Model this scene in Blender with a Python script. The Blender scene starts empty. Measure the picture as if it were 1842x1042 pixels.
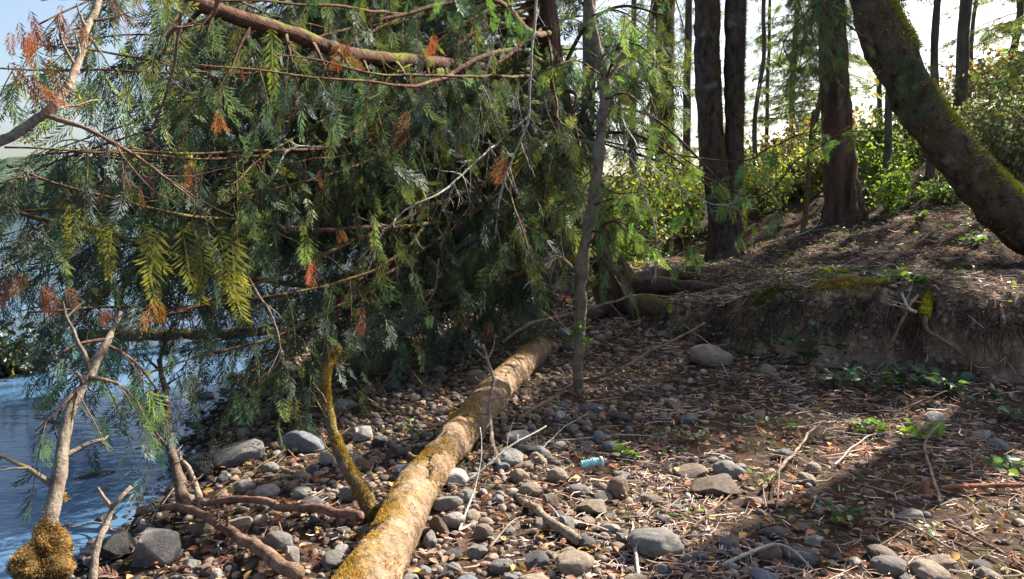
import bpy, bmesh, math, random
import numpy as np
from mathutils import Vector, Matrix
R = math.radians
sc = bpy.context.scene
COL = sc.collection
random.seed(5)
rng = np.random.default_rng(11)

# ------------------------------------------------------------------ camera
CAMZ, PITCH, FPX, W0, H0 = 1.5, R(6.5), 1315.0, 1842.0, 1042.0
cam = bpy.data.cameras.new('camera')
cam.sensor_width = 36.0
cam.lens = FPX / W0 * 36.0
cam.clip_start = 0.05
cam.clip_end = 3000
camo = bpy.data.objects.new('camera', cam)
COL.objects.link(camo)
camo.location = (0, 0, CAMZ)
camo.rotation_euler = (R(90) - PITCH, 0, 0)
sc.camera = camo

# ------------------------------------------------------------------ light
SUN_AZ, SUN_EL = R(50), R(40)
world = bpy.data.worlds.new('World')
sc.world = world
world.use_nodes = True
nt = world.node_tree
nt.nodes.clear()
sky = nt.nodes.new('ShaderNodeTexSky')
sky.sky_type = 'NISHITA'
sky.sun_disc = False
sky.sun_elevation = SUN_EL
sky.sun_rotation = SUN_AZ
sky.air_density = 1.0
sky.dust_density = 3.0
bg = nt.nodes.new('ShaderNodeBackground')
bg.inputs['Strength'].default_value = 0.066
wo = nt.nodes.new('ShaderNodeOutputWorld')
nt.links.new(sky.outputs[0], bg.inputs[0])
nt.links.new(bg.outputs[0], wo.inputs[0])
sl = bpy.data.lights.new('sun', 'SUN')
sl.energy = 5.0
sl.angle = R(0.55)
sl.color = (1.0, 0.93, 0.82)
so = bpy.data.objects.new('sun', sl)
COL.objects.link(so)
SV = Vector((math.sin(SUN_AZ) * math.cos(SUN_EL), math.cos(SUN_AZ) * math.cos(SUN_EL), math.sin(SUN_EL)))
so.rotation_euler = SV.to_track_quat('Z', 'Y').to_euler()
so.location = (20, 15, 25)
sc.view_settings.view_transform = 'Standard'
sc.view_settings.look = 'None'
sc.view_settings.exposure = 1.85
sc.view_settings.gamma = 1.0
sc.cycles.max_bounces = 6
sc.cycles.transparent_max_bounces = 8
sc.cycles.sample_clamp_indirect = 6.0

# ------------------------------------------------------------------ maths helpers
def vhash(i, j, k):
    n = (i * 374761393 + j * 668265263 + k * 1274126177) & 0xffffffff
    n = ((n ^ (n >> 13)) * 1274126177) & 0xffffffff
    n = n ^ (n >> 16)
    return (n & 0xffff) / 65535.0

def vnoise(p):
    p = np.asarray(p, float)
    f = np.floor(p)
    t = p - f
    t = t * t * (3 - 2 * t)
    i = f.astype(np.int64)
    r = 0
    for a in (0, 1):
        for b in (0, 1):
            for c in (0, 1):
                w = (t[..., 0] if a else 1 - t[..., 0]) * (t[..., 1] if b else 1 - t[..., 1]) * (t[..., 2] if c else 1 - t[..., 2])
                r = r + w * vhash(i[..., 0] + a, i[..., 1] + b, i[..., 2] + c)
    return r * 2 - 1

def fbm(p, o=4, g=0.5):
    p = np.asarray(p, float)
    r, a = 0, 1.0
    for k in range(o):
        r = r + a * vnoise(p + 17.3 * k)
        p = p * 2.03
        a *= g
    return r

def sstep(a, b, x):
    t = np.clip((x - a) / (b - a), 0, 1)
    return t * t * (3 - 2 * t)

BASE = np.array([(60, -14), (9, 3.9), (3.9, 5.5), (2.75, 6.0), (1.95, 6.9), (1.65, 8.0), (1.55, 9.4), (0.8, 12), (-1, 16), (-4, 24), (-8, 40), (-14, 140)], float)

def bank_d(x, y):
    best = np.full(np.shape(x), 1e9)
    sg = np.ones(np.shape(x))
    for k in range(len(BASE) - 1):
        a, b = BASE[k], BASE[k + 1]
        e = b - a
        L2 = e @ e
        t = np.clip(((x - a[0]) * e[0] + (y - a[1]) * e[1]) / L2, 0, 1)
        dx, dy = x - a[0] - t * e[0], y - a[1] - t * e[1]
        dd = np.hypot(dx, dy)
        cr = e[0] * (y - a[1]) - e[1] * (x - a[0])
        m = dd < best - 1e-9
        best = np.where(m, dd, best)
        sg = np.where(m, np.where(cr < 0, 1.0, -1.0), sg)
    return best * sg

WATER = -0.25
def shore_x(y):
    return -1.55 - 0.15 * y + 0.10 * np.sin(y * 1.7)

def h(x, y):
    x = np.asarray(x, float); y = np.asarray(y, float)
    P3 = np.stack([x, y, np.zeros_like(x)], -1)
    n1 = fbm(P3 * 0.9, 3)
    n2 = fbm(P3 * 4.0 + 9, 4)
    d = bank_d(x, y) + 0.20 * fbm(P3 * 1.9 + 3, 3) + 0.09 * n2 + 0.035 * fbm(P3 * 11 + 5, 2)
    w = x - shore_x(y) + 0.12 * fbm(P3 * 2.0 + 31, 2)
    beach = np.where(w > 0, WATER + 0.27 * (1 - np.exp(-w / 1.4)), np.maximum(WATER + 0.13 * w, -2.0))
    beach = beach + 0.02 * n1 + 0.010 * n2
    beach = beach + 0.10 * sstep(-1.2, 0.0, d)
    lip = np.interp(y, [5.5, 6.4, 7.6, 9.6, 16], [0.80, 0.74, 0.52, 0.38, 0.5])
    up = lip + 0.12 * np.clip(d, 0, 2.5) + 0.25 * np.clip(d - 2.3, 0, 8) + 0.05 * np.clip(d - 11.5, 0, 40)
    up = up + 0.10 * n1 + 0.03 * n2
    up = up + 0.9 * sstep(9, 16, x) * sstep(4, 10, y)
    up = up + 0.5 * sstep(12, 22, y) * sstep(5.5, 12, x)
    s = sstep(0.0, 0.30, d)
    up = up - 0.10 * sstep(.5, .1, d) * (n2 > .1)
    return beach * (1 - s) + up * s

def hs(x, y):
    return float(h(np.array([x]), np.array([y]))[0])

def ray(px, py):
    u, v = (px - W0 / 2) / FPX, (H0 / 2 - py) / FPX
    c, s = math.cos(PITCH), math.sin(PITCH)
    return np.array([u, c + v * s, v * c - s])

def P(px, py, D):
    r = ray(px, py)
    return np.array([0, 0, CAMZ]) + r * (D / r[1])

def G(px, py, off=0.0):
    r = ray(px, py)
    t = np.concatenate([np.linspace(2, 16, 700), np.linspace(16, 60, 300)])
    q = np.array([0, 0, CAMZ]) + t[:, None] * r
    z = h(q[:, 0], q[:, 1])
    z = np.maximum(z, WATER)
    k = np.argmax(q[:, 2] < z)
    if q[k, 2] >= z[k]:
        k = len(t) - 1
    p = q[k].copy()
    p[2] = z[k] + off
    return p

def proj(p):
    c, s = math.cos(PITCH), math.sin(PITCH)
    x, y, z = p[0], p[1], p[2] - CAMZ
    f = y * c - z * s
    up = y * s + z * c
    return W0 / 2 + FPX * x / f, H0 / 2 - FPX * up / f, f

def nrm(v):
    v = np.asarray(v, float)
    return v / (np.linalg.norm(v, axis=-1, keepdims=True) + 1e-12)

def smooth(pts, n):
    pts = np.asarray(pts, float)
    if len(pts) == 2:
        t = np.linspace(0, 1, n)[:, None]
        return pts[0] * (1 - t) + pts[1] * t
    seg = np.r_[0, np.cumsum(np.linalg.norm(np.diff(pts[:, :3], axis=0), axis=1))]
    s = np.linspace(0, seg[-1], n)
    Q = np.vstack([2 * pts[0] - pts[1], pts, 2 * pts[-1] - pts[-2]])
    out = []
    for v in s:
        k = min(np.searchsorted(seg, v, 'right') - 1, len(pts) - 2)
        t = (v - seg[k]) / max(seg[k + 1] - seg[k], 1e-9)
        a, b, c, d = Q[k], Q[k + 1], Q[k + 2], Q[k + 3]
        out.append(0.5 * (2 * b + (c - a) * t + (2 * a - 5 * b + 4 * c - d) * t * t + (3 * b - a - 3 * c + d) * t ** 3))
    return np.array(out)

# ------------------------------------------------------------------ mesh helpers
class MB:
    def __init__(s):
        s.V, s.Q, s.T, s.C, s.n = [], [], [], [], 0
    def add(s, V, Q=None, T=None, C=(1, 1, 1)):
        V = np.asarray(V, float).reshape(-1, 3)
        if not len(V):
            return
        s.V.append(V)
        if Q is not None and len(Q): s.Q.append(np.asarray(Q, int).reshape(-1, 4) + s.n)
        if T is not None and len(T): s.T.append(np.asarray(T, int).reshape(-1, 3) + s.n)
        C = np.asarray(C, float)
        if C.ndim == 1: C = np.tile(C, (len(V), 1))
        s.C.append(C)
        s.n += len(V)
    def tube(s, pts, rad, sides=6, C=(1, 1, 1), rough=0.0, freq=8.0, cap=True, ridge=0, ridge_amp=0.0, stretch=0.3):
        pts = np.asarray(pts, float)
        n = len(pts)
        rad = np.asarray(rad, float) * np.ones(n)
        T = nrm(np.gradient(pts, axis=0))
        up = np.array([0.13, 0.31, 0.94]) if abs(T[0][2]) < 0.8 else np.array([0.9, 0.3, 0.1])
        N = np.zeros_like(T)
        v = nrm(np.cross(T[0], up))
        for i in range(n):
            v = nrm(v - T[i] * (v @ T[i]))
            N[i] = v
        B = np.cross(T, N)
        a = np.linspace(0, 2 * math.pi, sides, endpoint=False)
        dirs = N[:, None] * np.cos(a)[None, :, None] + B[:, None] * np.sin(a)[None, :, None]
        rr = np.tile(rad[:, None], (1, sides))
        if rough > 0:
            P3 = pts[:, None] * freq + dirs * (rad[:, None, None] * freq)
            rr = rr * (1 + rough * fbm(P3, 3))
        if ridge:
            seg = np.r_[0, np.cumsum(np.linalg.norm(np.diff(pts, axis=0), axis=1))]
            q = np.stack([np.cos(a)[None] * ridge + 0 * seg[:, None], np.sin(a)[None] * ridge + 0 * seg[:, None], (seg * ridge * stretch / max(rad.max(), .01) * .5)[:, None] + 0 * a[None]], -1)
            rr = rr * (1 - ridge_amp * np.abs(fbm(q, 3)))
        V = pts[:, None] + dirs * rr[..., None]
        i, j = np.meshgrid(np.arange(n - 1), np.arange(sides), indexing='ij')
        j2 = (j + 1) % sides
        Q = np.stack([i * sides + j, i * sides + j2, (i + 1) * sides + j2, (i + 1) * sides + j], -1).reshape(-1, 4)
        V = V.reshape(-1, 3)
        Tt = []
        if cap:
            V = np.vstack([V, pts[0], pts[-1]])
            c0, c1 = n * sides, n * sides + 1
            for j in range(sides):
                k = (j + 1) % sides
                Tt += [(c0, k, j), (c1, (n - 1) * sides + j, (n - 1) * sides + k)]
        s.add(V, Q, Tt if Tt else None, C)
    def mesh(s, name, origin=(0, 0, 0), smooth_=True, uvtint=True):
        V = np.vstack(s.V) - np.asarray(origin, float)
        nq = sum(len(q) for q in s.Q); ntr = sum(len(t) for t in s.T)
        me = bpy.data.meshes.new(name)
        me.vertices.add(len(V))
        me.vertices.foreach_set('co', V.astype(np.float32).ravel())
        L = []
        if nq: L.append(np.vstack(s.Q).ravel())
        if ntr: L.append(np.vstack(s.T).ravel())
        L = np.concatenate(L).astype(np.int32)
        me.loops.add(len(L))
        me.loops.foreach_set('vertex_index', L)
        me.polygons.add(nq + ntr)
        st = np.concatenate([np.arange(nq) * 4, nq * 4 + np.arange(ntr) * 3]).astype(np.int32)
        me.polygons.foreach_set('loop_start', st)
        if smooth_:
            me.polygons.foreach_set('use_smooth', np.ones(nq + ntr, bool))
        if uvtint:
            at = me.color_attributes.new('tint', 'FLOAT_COLOR', 'POINT')
            C = np.vstack(s.C)
            at.data.foreach_set('color', np.hstack([C, np.ones((len(C), 1))]).astype(np.float32).ravel())
        me.update(calc_edges=True)
        return me

def tag(o, label=None, cat=None, group=None, kind=None):
    if label: o['label'] = label
    if cat: o['category'] = cat
    if group: o['group'] = group
    if kind: o['kind'] = kind
    return o

def root(name, loc, label, cat, group=None):
    o = bpy.data.objects.new(name, None)
    o.empty_display_size = 0.1
    COL.objects.link(o)
    o.location = loc
    return tag(o, label, cat, group)

def part(name, mb, mat, parent, origin, label=None, smooth_=True):
    if mb.n == 0: return None
    me = mb.mesh(name, origin, smooth_)
    me.materials.append(mat)
    o = bpy.data.objects.new(name, me)
    COL.objects.link(o)
    o.parent = parent
    if label: o['label'] = label
    return o

def single(name, mb, mat, origin, label=None, cat=None, group=None, kind=None, smooth_=True):
    me = mb.mesh(name, origin, smooth_)
    me.materials.append(mat)
    o = bpy.data.objects.new(name, me)
    COL.objects.link(o)
    o.location = origin
    return tag(o, label, cat, group, kind)

# ------------------------------------------------------------------ materials
def newmat(name):
    m = bpy.data.materials.new(name)
    m.use_nodes = True
    m.node_tree.nodes.clear()
    return m, m.node_tree

def N(nt, typ, **kw):
    n = nt.nodes.new(typ)
    for k, v in kw.items():
        if k.startswith('i_'):
            n.inputs[k[2:].replace('_', ' ')].default_value = v
        else:
            setattr(n, k, v)
    return n

def ramp(nt, fac, stops):
    r = nt.nodes.new('ShaderNodeValToRGB')
    el = r.color_ramp.elements
    while len(el) > 1: el.remove(el[-1])
    el[0].position = stops[0][0]; el[0].color = (*stops[0][1], 1)
    for p, c in stops[1:]:
        e = el.new(p); e.color = (*c, 1)
    nt.links.new(fac, r.inputs[0])
    return r.outputs[0]

def g3(v): return (v, v, v)

def noise_node(nt, scale, detail=5, rough=0.6, vec=None, coord='Object', stretch=None):
    tc = nt.nodes.new('ShaderNodeTexCoord')
    out = tc.outputs[coord] if vec is None else vec
    if stretch:
        mp = nt.nodes.new('ShaderNodeMapping')
        mp.inputs['Scale'].default_value = stretch
        nt.links.new(out, mp.inputs[0]); out = mp.outputs[0]
    n = nt.nodes.new('ShaderNodeTexNoise')
    n.inputs['Scale'].default_value = scale
    n.inputs['Detail'].default_value = detail
    n.inputs['Roughness'].default_value = rough
    nt.links.new(out, n.inputs['Vector'])
    return n.outputs[0]

def mixc(nt, fac, a, b, mode='MIX'):
    m = nt.nodes.new('ShaderNodeMix')
    m.data_type = 'RGBA'; m.blend_type = mode
    for sock, v in ((m.inputs[0], fac), (m.inputs[6], a), (m.inputs[7], b)):
        if isinstance(v, (int, float)): sock.default_value = v
        elif isinstance(v, tuple): sock.default_value = (*v, 1)
        else: nt.links.new(v, sock)
    return m.outputs[2]

def math_(nt, op, a, b=None):
    m = nt.nodes.new('ShaderNodeMath'); m.operation = op
    for s_, v in ((m.inputs[0], a), (m.inputs[1], b)):
        if v is None: continue
        if isinstance(v, (int, float)): s_.default_value = v
        else: nt.links.new(v, s_)
    return m.outputs[0]

def finish(nt, color, rough=0.85, bump=None, bstr=0.5, bdist=0.02, spec=0.3):
    b = nt.nodes.new('ShaderNodeBsdfPrincipled')
    if isinstance(color, tuple): b.inputs['Base Color'].default_value = (*color, 1)
    else: nt.links.new(color, b.inputs['Base Color'])
    if isinstance(rough, (int, float)): b.inputs['Roughness'].default_value = rough
    else: nt.links.new(rough, b.inputs['Roughness'])
    b.inputs['Specular IOR Level'].default_value = spec
    if bump is not None:
        bn = nt.nodes.new('ShaderNodeBump')
        bn.inputs['Strength'].default_value = bstr
        bn.inputs['Distance'].default_value = bdist
        nt.links.new(bump, bn.inputs['Height'])
        nt.links.new(bn.outputs[0], b.inputs['Normal'])
    o = nt.nodes.new('ShaderNodeOutputMaterial')
    nt.links.new(b.outputs[0], o.inputs[0])
    return b

def tint_node(nt):
    a = nt.nodes.new('ShaderNodeAttribute')
    a.attribute_name = 'tint'
    return a.outputs['Color']

def leaf_mat(name, transl=0.45, rough=0.5, gloss=0.08):
    m, nt = newmat(name)
    t = tint_node(nt)
    n = noise_node(nt, 6.0, 3, 0.6)
    c = mixc(nt, 1.0, t, ramp(nt, n, [(0.3, g3(0.72)), (0.7, g3(1.25))]), 'MULTIPLY')
    d = nt.nodes.new('ShaderNodeBsdfDiffuse'); nt.links.new(c, d.inputs[0])
    tr = nt.nodes.new('ShaderNodeBsdfTranslucent')
    c2 = mixc(nt, 1.0, c, (1.3, 1.2, 0.62), 'MULTIPLY'); nt.links.new(c2, tr.inputs[0])
    mx = nt.nodes.new('ShaderNodeMixShader'); mx.inputs[0].default_value = transl
    nt.links.new(d.outputs[0], mx.inputs[1]); nt.links.new(tr.outputs[0], mx.inputs[2])
    gl = nt.nodes.new('ShaderNodeBsdfGlossy'); gl.inputs['Roughness'].default_value = rough
    gl.inputs[0].default_value = (0.9, 0.95, 1.0, 1)
    m2 = nt.nodes.new('ShaderNodeMixShader'); m2.inputs[0].default_value = gloss
    nt.links.new(mx.outputs[0], m2.inputs[1]); nt.links.new(gl.outputs[0], m2.inputs[2])
    o = nt.nodes.new('ShaderNodeOutputMaterial'); nt.links.new(m2.outputs[0], o.inputs[0])
    return m

def bark_mat(name, c1, c2, moss=0.0, mossc=(0.16, 0.15, 0.03), scale=9, stretch=(1, 1, 0.22), lichen=0.0, bump=0.9, mdir=(0.5, 0.3, 0.75), vec=None):
    m, nt = newmat(name)
    n = noise_node(nt, scale, 6, 0.65, stretch=stretch)
    n2 = noise_node(nt, scale * 5, 4, 0.6)
    col = ramp(nt, n, [(0.3, c1), (0.5, tuple((a + b) / 2 for a, b in zip(c1, c2))), (0.72, c2)])
    col = mixc(nt, 1.0, col, ramp(nt, n2, [(0.3, g3(0.7)), (0.7, g3(1.25))]), 'MULTIPLY')
    if lichen > 0:
        n4 = noise_node(nt, 4.5, 4, 0.5)
        col = mixc(nt, ramp(nt, n4, [(0.68 - 0.06 * lichen, g3(0)), (0.76 - 0.06 * lichen, g3(0.6))]), col, (0.24, 0.23, 0.19))
    hgt = math_(nt, 'ADD', n, math_(nt, 'MULTIPLY', n2, 0.3))
    if moss > 0:
        geo = nt.nodes.new('ShaderNodeNewGeometry')
        vm = nt.nodes.new('ShaderNodeVectorMath'); vm.operation = 'DOT_PRODUCT'
        nt.links.new(geo.outputs['Normal'], vm.inputs[0]); vm.inputs[1].default_value = mdir
        n3 = noise_node(nt, 3.5, 5, 0.7)
        f = math_(nt, 'ADD', vm.outputs['Value'], math_(nt, 'MULTIPLY', math_(nt, 'SUBTRACT', n3, 0.5), 3.0))
        fac = ramp(nt, f, [(max(0.0, 0.75 - moss), g3(0)), (min(1.0, 1.02 - moss * 0.8), g3(1))])
        mc = mixc(nt, n2, tuple(v * 0.6 for v in mossc), tuple(v * 1.5 for v in mossc))
        col = mixc(nt, fac, col, mc)
    finish(nt, col, 0.9, hgt, bump, 0.05, 0.15)
    return m

def stick_mat(name, c1, c2, scale=14):
    m, nt = newmat(name)
    n = noise_node(nt, scale, 4, 0.6)
    t = tint_node(nt)
    n2 = noise_node(nt, scale * 5, 4, 0.7)
    col = mixc(nt, 1.0, ramp(nt, n, [(0.3, c1), (0.7, c2)]), t, 'MULTIPLY')
    col = mixc(nt, 1.0, col, ramp(nt, n2, [(0.3, g3(0.45)), (0.5, g3(1.0)), (0.68, g3(1.5))]), 'MULTIPLY')
    finish(nt, col, 0.9, math_(nt, 'ADD', n, n2), 0.8, 0.012, 0.1)
    return m

M = {}
M['cedar_leaf'] = leaf_mat('cedar foliage', 0.48, 0.6, 0.03)
M['dead_leaf'] = leaf_mat('dead rust foliage', 0.4, 0.6, 0.02)
M['broad_leaf'] = leaf_mat('broad leaf', 0.55, 0.4, 0.05)
M['moss'] = leaf_mat('moss tufts', 0.35, 0.8, 0.0)
M['litter'] = leaf_mat('ground litter', 0.15, 0.7, 0.02)
M['cedar_bark'] = bark_mat('red cedar bark', (0.035, 0.022, 0.016), (0.17, 0.105, 0.075), 0.25, scale=7, stretch=(1, 1, 0.12))
M['limb_bark'] = bark_mat('cedar limb bark', (0.05, 0.026, 0.02), (0.20, 0.10, 0.065), 0.15, scale=16, stretch=(1, 1, 1), lichen=0.3)
M['maple_bark'] = bark_mat('mossy maple bark', (0.026, 0.018, 0.013), (0.15, 0.105, 0.075), 0.40, (0.11, 0.10, 0.03), scale=12, stretch=(1, 1, 0.45), lichen=0.8, mdir=(0.85, 0.3, 0.3))
M['lean_bark'] = bark_mat('leaning trunk bark', (0.028, 0.02, 0.014), (0.19, 0.135, 0.09), 0.45, (0.10, 0.09, 0.025), scale=11, stretch=(1, 1, 0.7), lichen=0.7, mdir=(0.5, 0.3, 0.75))
M['far_bark'] = bark_mat('grey far bark', (0.06, 0.05, 0.045), (0.2, 0.17, 0.15), 0.2, scale=8)
M['log_bark'] = bark_mat('fallen log bark', (0.11, 0.07, 0.045), (0.36, 0.25, 0.155), 0.34, (0.20, 0.13, 0.045), scale=9, stretch=(1, 1, 1), bump=0.8, mdir=(-0.25, -0.3, 0.55))
nt_ = M['log_bark'].node_tree
pb = [n for n in nt_.nodes if n.type == 'BSDF_PRINCIPLED'][0]
vo = nt_.nodes.new('ShaderNodeTexVoronoi'); vo.feature = 'DISTANCE_TO_EDGE'; vo.inputs['Scale'].default_value = 7.0
tc_ = nt_.nodes.new('ShaderNodeTexCoord'); mp_ = nt_.nodes.new('ShaderNodeMapping'); mp_.inputs['Scale'].default_value = (1.6, .8, 1.6); mp_.inputs['Rotation'].default_value = (0, 0, R(-14))
nz_ = nt_.nodes.new('ShaderNodeTexNoise'); nz_.inputs['Scale'].default_value = 12; ad_ = nt_.nodes.new('ShaderNodeMixRGB'); ad_.blend_type = 'ADD'; ad_.inputs[0].default_value = .35
nt_.links.new(tc_.outputs['Object'], mp_.inputs[0]); nt_.links.new(mp_.outputs[0], ad_.inputs[1]); nt_.links.new(nz_.outputs['Color'], ad_.inputs[2]); nt_.links.new(tc_.outputs['Object'], nz_.inputs[0]); nt_.links.new(ad_.outputs[0], vo.inputs['Vector'])
src = pb.inputs['Base Color'].links[0].from_socket
gate = noise_node(nt_, 3.0, 3, .6)
ck = mixc(nt_, ramp(nt_, gate, [(.45, g3(0)), (.6, g3(1))]), (1.0, 1.0, 1.0), ramp(nt_, vo.outputs['Distance'], [(0.0, g3(.18)), (.03, g3(1))]))
nt_.links.new(mixc(nt_, 1.0, src, ck, 'MULTIPLY'), pb.inputs['Base Color'])
M['sapling_bark'] = bark_mat('smooth sapling bark', (0.085, 0.062, 0.046), (0.27, 0.22, 0.17), 0.1, (0.10, 0.085, 0.04), scale=14, stretch=(1, 1, 1), lichen=.8, bump=0.4)
M['mossy_stick'] = bark_mat('mossy stick', (0.10, 0.07, 0.045), (0.24, 0.17, 0.11), 0.50, (0.17, 0.12, 0.035), scale=18, stretch=(1, 1, 1), mdir=(0.4, 0, 0.6))
M['stick'] = stick_mat('dry stick', (0.11, 0.08, 0.06), (0.36, 0.28, 0.21))
M['grey_twig'] = stick_mat('grey lichen twig', (0.26, 0.24, 0.21), (0.60, 0.57, 0.50), 40)
M['twig'] = stick_mat('brown twig', (0.10, 0.06, 0.045), (0.24, 0.15, 0.11))
M['root'] = stick_mat('dark root', (0.07, 0.045, 0.035), (0.17, 0.12, 0.09))

def ground_mat():
    m, nt = newmat('bank and beach soil')
    geo = nt.nodes.new('ShaderNodeNewGeometry')
    sep = nt.nodes.new('ShaderNodeSeparateXYZ'); nt.links.new(geo.outputs['Normal'], sep.inputs[0])
    sp = nt.nodes.new('ShaderNodeSeparateXYZ'); nt.links.new(geo.outputs['Position'], sp.inputs[0])
    n = noise_node(nt, 1.6, 6, 0.65)
    nf = noise_node(nt, 14, 6, 0.7)
    nv = noise_node(nt, 60, 3, 0.7)
    duff = ramp(nt, nf, [(0.3, (0.022, 0.014, 0.010)), (0.5, (0.060, 0.037, 0.026)), (0.7, (0.13, 0.08, 0.055))])
    green = ramp(nt, nf, [(0.35, (0.03, 0.03, 0.012)), (0.7, (0.10, 0.10, 0.035))])
    top = mixc(nt, ramp(nt, n, [(0.5, g3(0)), (0.62, g3(0.55))]), duff, green)
    clay = ramp(nt, n, [(0.38, (0.08, 0.052, 0.036)), (0.46, (0.22, 0.15, 0.10)), (0.55, (0.40, 0.29, 0.20))])
    clay = mixc(nt, 1.0, clay, ramp(nt, nf, [(0.3, g3(0.6)), (0.65, g3(1.2))]), 'MULTIPLY')
    steep = ramp(nt, sep.outputs['Z'], [(0.62, g3(1)), (0.86, g3(0))])
    col = mixc(nt, steep, top, clay)
    col = mixc(nt, 0.5, col, mixc(nt, 1.0, col, ramp(nt, nv, [(0.3, g3(0.4)), (0.7, g3(1.6))]), 'MULTIPLY'))
    mr = nt.nodes.new('ShaderNodeMapRange')
    mr.inputs['From Min'].default_value = -0.27; mr.inputs['From Max'].default_value = -0.14
    nt.links.new(sp.outputs['Z'], mr.inputs['Value'])
    col = mixc(nt, mr.outputs[0], (0.022, 0.02, 0.017), col)
    finish(nt, col, 0.95, math_(nt, 'ADD', nf, math_(nt, 'MULTIPLY', nv, 0.4)), 1.0, 0.04, 0.1)
    return m
M['ground'] = ground_mat()

def stone_mat(name, mode):
    m, nt = newmat(name)
    n = noise_node(nt, 2.5 if mode == 'obj' else 20, 6, 0.65)
    n2 = noise_node(nt, 26 if mode == 'obj' else 90, 3, 0.7)
    if mode == 'obj':
        oi = nt.nodes.new('ShaderNodeObjectInfo')
        base = oi.outputs['Color']
    else:
        geo = nt.nodes.new('ShaderNodeNewGeometry')
        base = ramp(nt, geo.outputs['Random Per Island'], [(0.0, (0.07, 0.062, 0.058)), (0.25, (0.15, 0.13, 0.115)), (0.45, (0.20, 0.155, 0.12)), (0.65, (0.25, 0.225, 0.20)), (0.8, (0.22, 0.15, 0.11)), (1.0, (0.40, 0.35, 0.29))])
        base = mixc(nt, 1.0, base, (.88, .82, .77), 'MULTIPLY')
    col = mixc(nt, 1.0, base, ramp(nt, n, [(0.3, g3(0.62)), (0.5, g3(1.0)), (0.7, g3(1.35))]), 'MULTIPLY')
    col = mixc(nt, 0.6, col, mixc(nt, 1.0, col, ramp(nt, n2, [(0.35, g3(0.6)), (0.65, g3(1.35))]), 'MULTIPLY'))
    geo2 = nt.nodes.new('ShaderNodeNewGeometry')
    sp = nt.nodes.new('ShaderNodeSeparateXYZ'); nt.links.new(geo2.outputs['Position'], sp.inputs[0])
    mr = nt.nodes.new('ShaderNodeMapRange')
    mr.inputs['From Min'].default_value = -0.235; mr.inputs['From Max'].default_value = -0.09
    mr.inputs['To Min'].default_value = 0.35
    nt.links.new(sp.outputs['Z'], mr.inputs['Value'])
    col = mixc(nt, 1.0, col, mr.outputs[0], 'MULTIPLY')
    rg = nt.nodes.new('ShaderNodeMapRange')
    rg.inputs['From Min'].default_value = -0.235; rg.inputs['From Max'].default_value = -0.15
    rg.inputs['To Min'].default_value = 0.25; rg.inputs['To Max'].default_value = 0.8
    nt.links.new(sp.outputs['Z'], rg.inputs['Value'])
    finish(nt, col, rg.outputs[0], math_(nt, 'ADD', n, math_(nt, 'MULTIPLY', n2, 0.35)), 0.6, 0.02 if mode != 'obj' else 0.05, 0.35)
    return m
M['stone'] = stone_mat('river cobble', 'obj')
M['gravel'] = stone_mat('river gravel', 'isl')

def water_mat():
    m, nt = newmat('lake water')
    tc = nt.nodes.new('ShaderNodeTexCoord')
    a = noise_node(nt, 1.6, 3, 0.5, coord='Object', stretch=(1, 2.2, 1))
    b = noise_node(nt, 9, 3, 0.5, coord='Object', stretch=(1, 2.6, 1))
    hgt = math_(nt, 'ADD', a, math_(nt, 'MULTIPLY', b, 0.22))
    b_ = finish(nt, (0.06, 0.125, 0.215), 0.03, hgt, 0.13, 0.12, 0.5)
    b_.inputs['IOR'].default_value = 1.33
    return m
M['water'] = water_mat()

def plain_mat(name, c, rough=0.8, tr=0.0):
    m, nt = newmat(name)
    n = noise_node(nt, 20, 3, 0.5)
    b = finish(nt, mixc(nt, 1.0, c, ramp(nt, n, [(0.3, g3(0.75)), (0.7, g3(1.2))]), 'MULTIPLY'), rough, n, 0.2, 0.005)
    b.inputs['Transmission Weight'].default_value = tr
    return m
#@@SETTING
# ------------------------------------------------------------------ ground, water, far shore
def axis(dense0, dense1, step, lo, hi, g=1.14):
    a = list(np.arange(dense0, dense1, step))
    s = step; v = dense1; r = []
    while v < hi: r.append(v); s *= g; v += s
    r.append(hi)
    s = step; v = dense0; l = []
    while v > lo:
        s *= g; v -= s; l.append(max(v, lo))
    return np.array(l[::-1] + a + r)
gx = axis(-4.0, 6.5, 0.03, -600, 600)
gy = axis(2.2, 13.0, 0.03, -60, 900)
X, Y = np.meshgrid(gx, gy, indexing='ij')
Z = np.zeros_like(X)
for k in range(0, len(gx), 60):
    Z[k:k + 60] = h(X[k:k + 60], Y[k:k + 60])
V = np.stack([X, Y, Z], -1).reshape(-1, 3)
nx, ny = len(gx), len(gy)
i, j = np.meshgrid(np.arange(nx - 1), np.arange(ny - 1), indexing='ij')
Q = np.stack([i * ny + j, (i + 1) * ny + j, (i + 1) * ny + j + 1, i * ny + j + 1], -1).reshape(-1, 4)
mb = MB(); mb.add(V, Q)
single('ground', mb, M['ground'], (0, 0, 0), kind='structure')

mb = MB()
wx = np.linspace(-600, 20, 40); wy = np.linspace(-60, 900, 60)
X, Y = np.meshgrid(wx, wy, indexing='ij')
i, j = np.meshgrid(np.arange(39), np.arange(59), indexing='ij')
mb.add(np.stack([X, Y, np.full_like(X, WATER)], -1).reshape(-1, 3), np.stack([i * 60 + j, (i + 1) * 60 + j, (i + 1) * 60 + j + 1, i * 60 + j + 1], -1).reshape(-1, 4))
single('water', mb, M['water'], (0, 0, 0), kind='structure')

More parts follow.
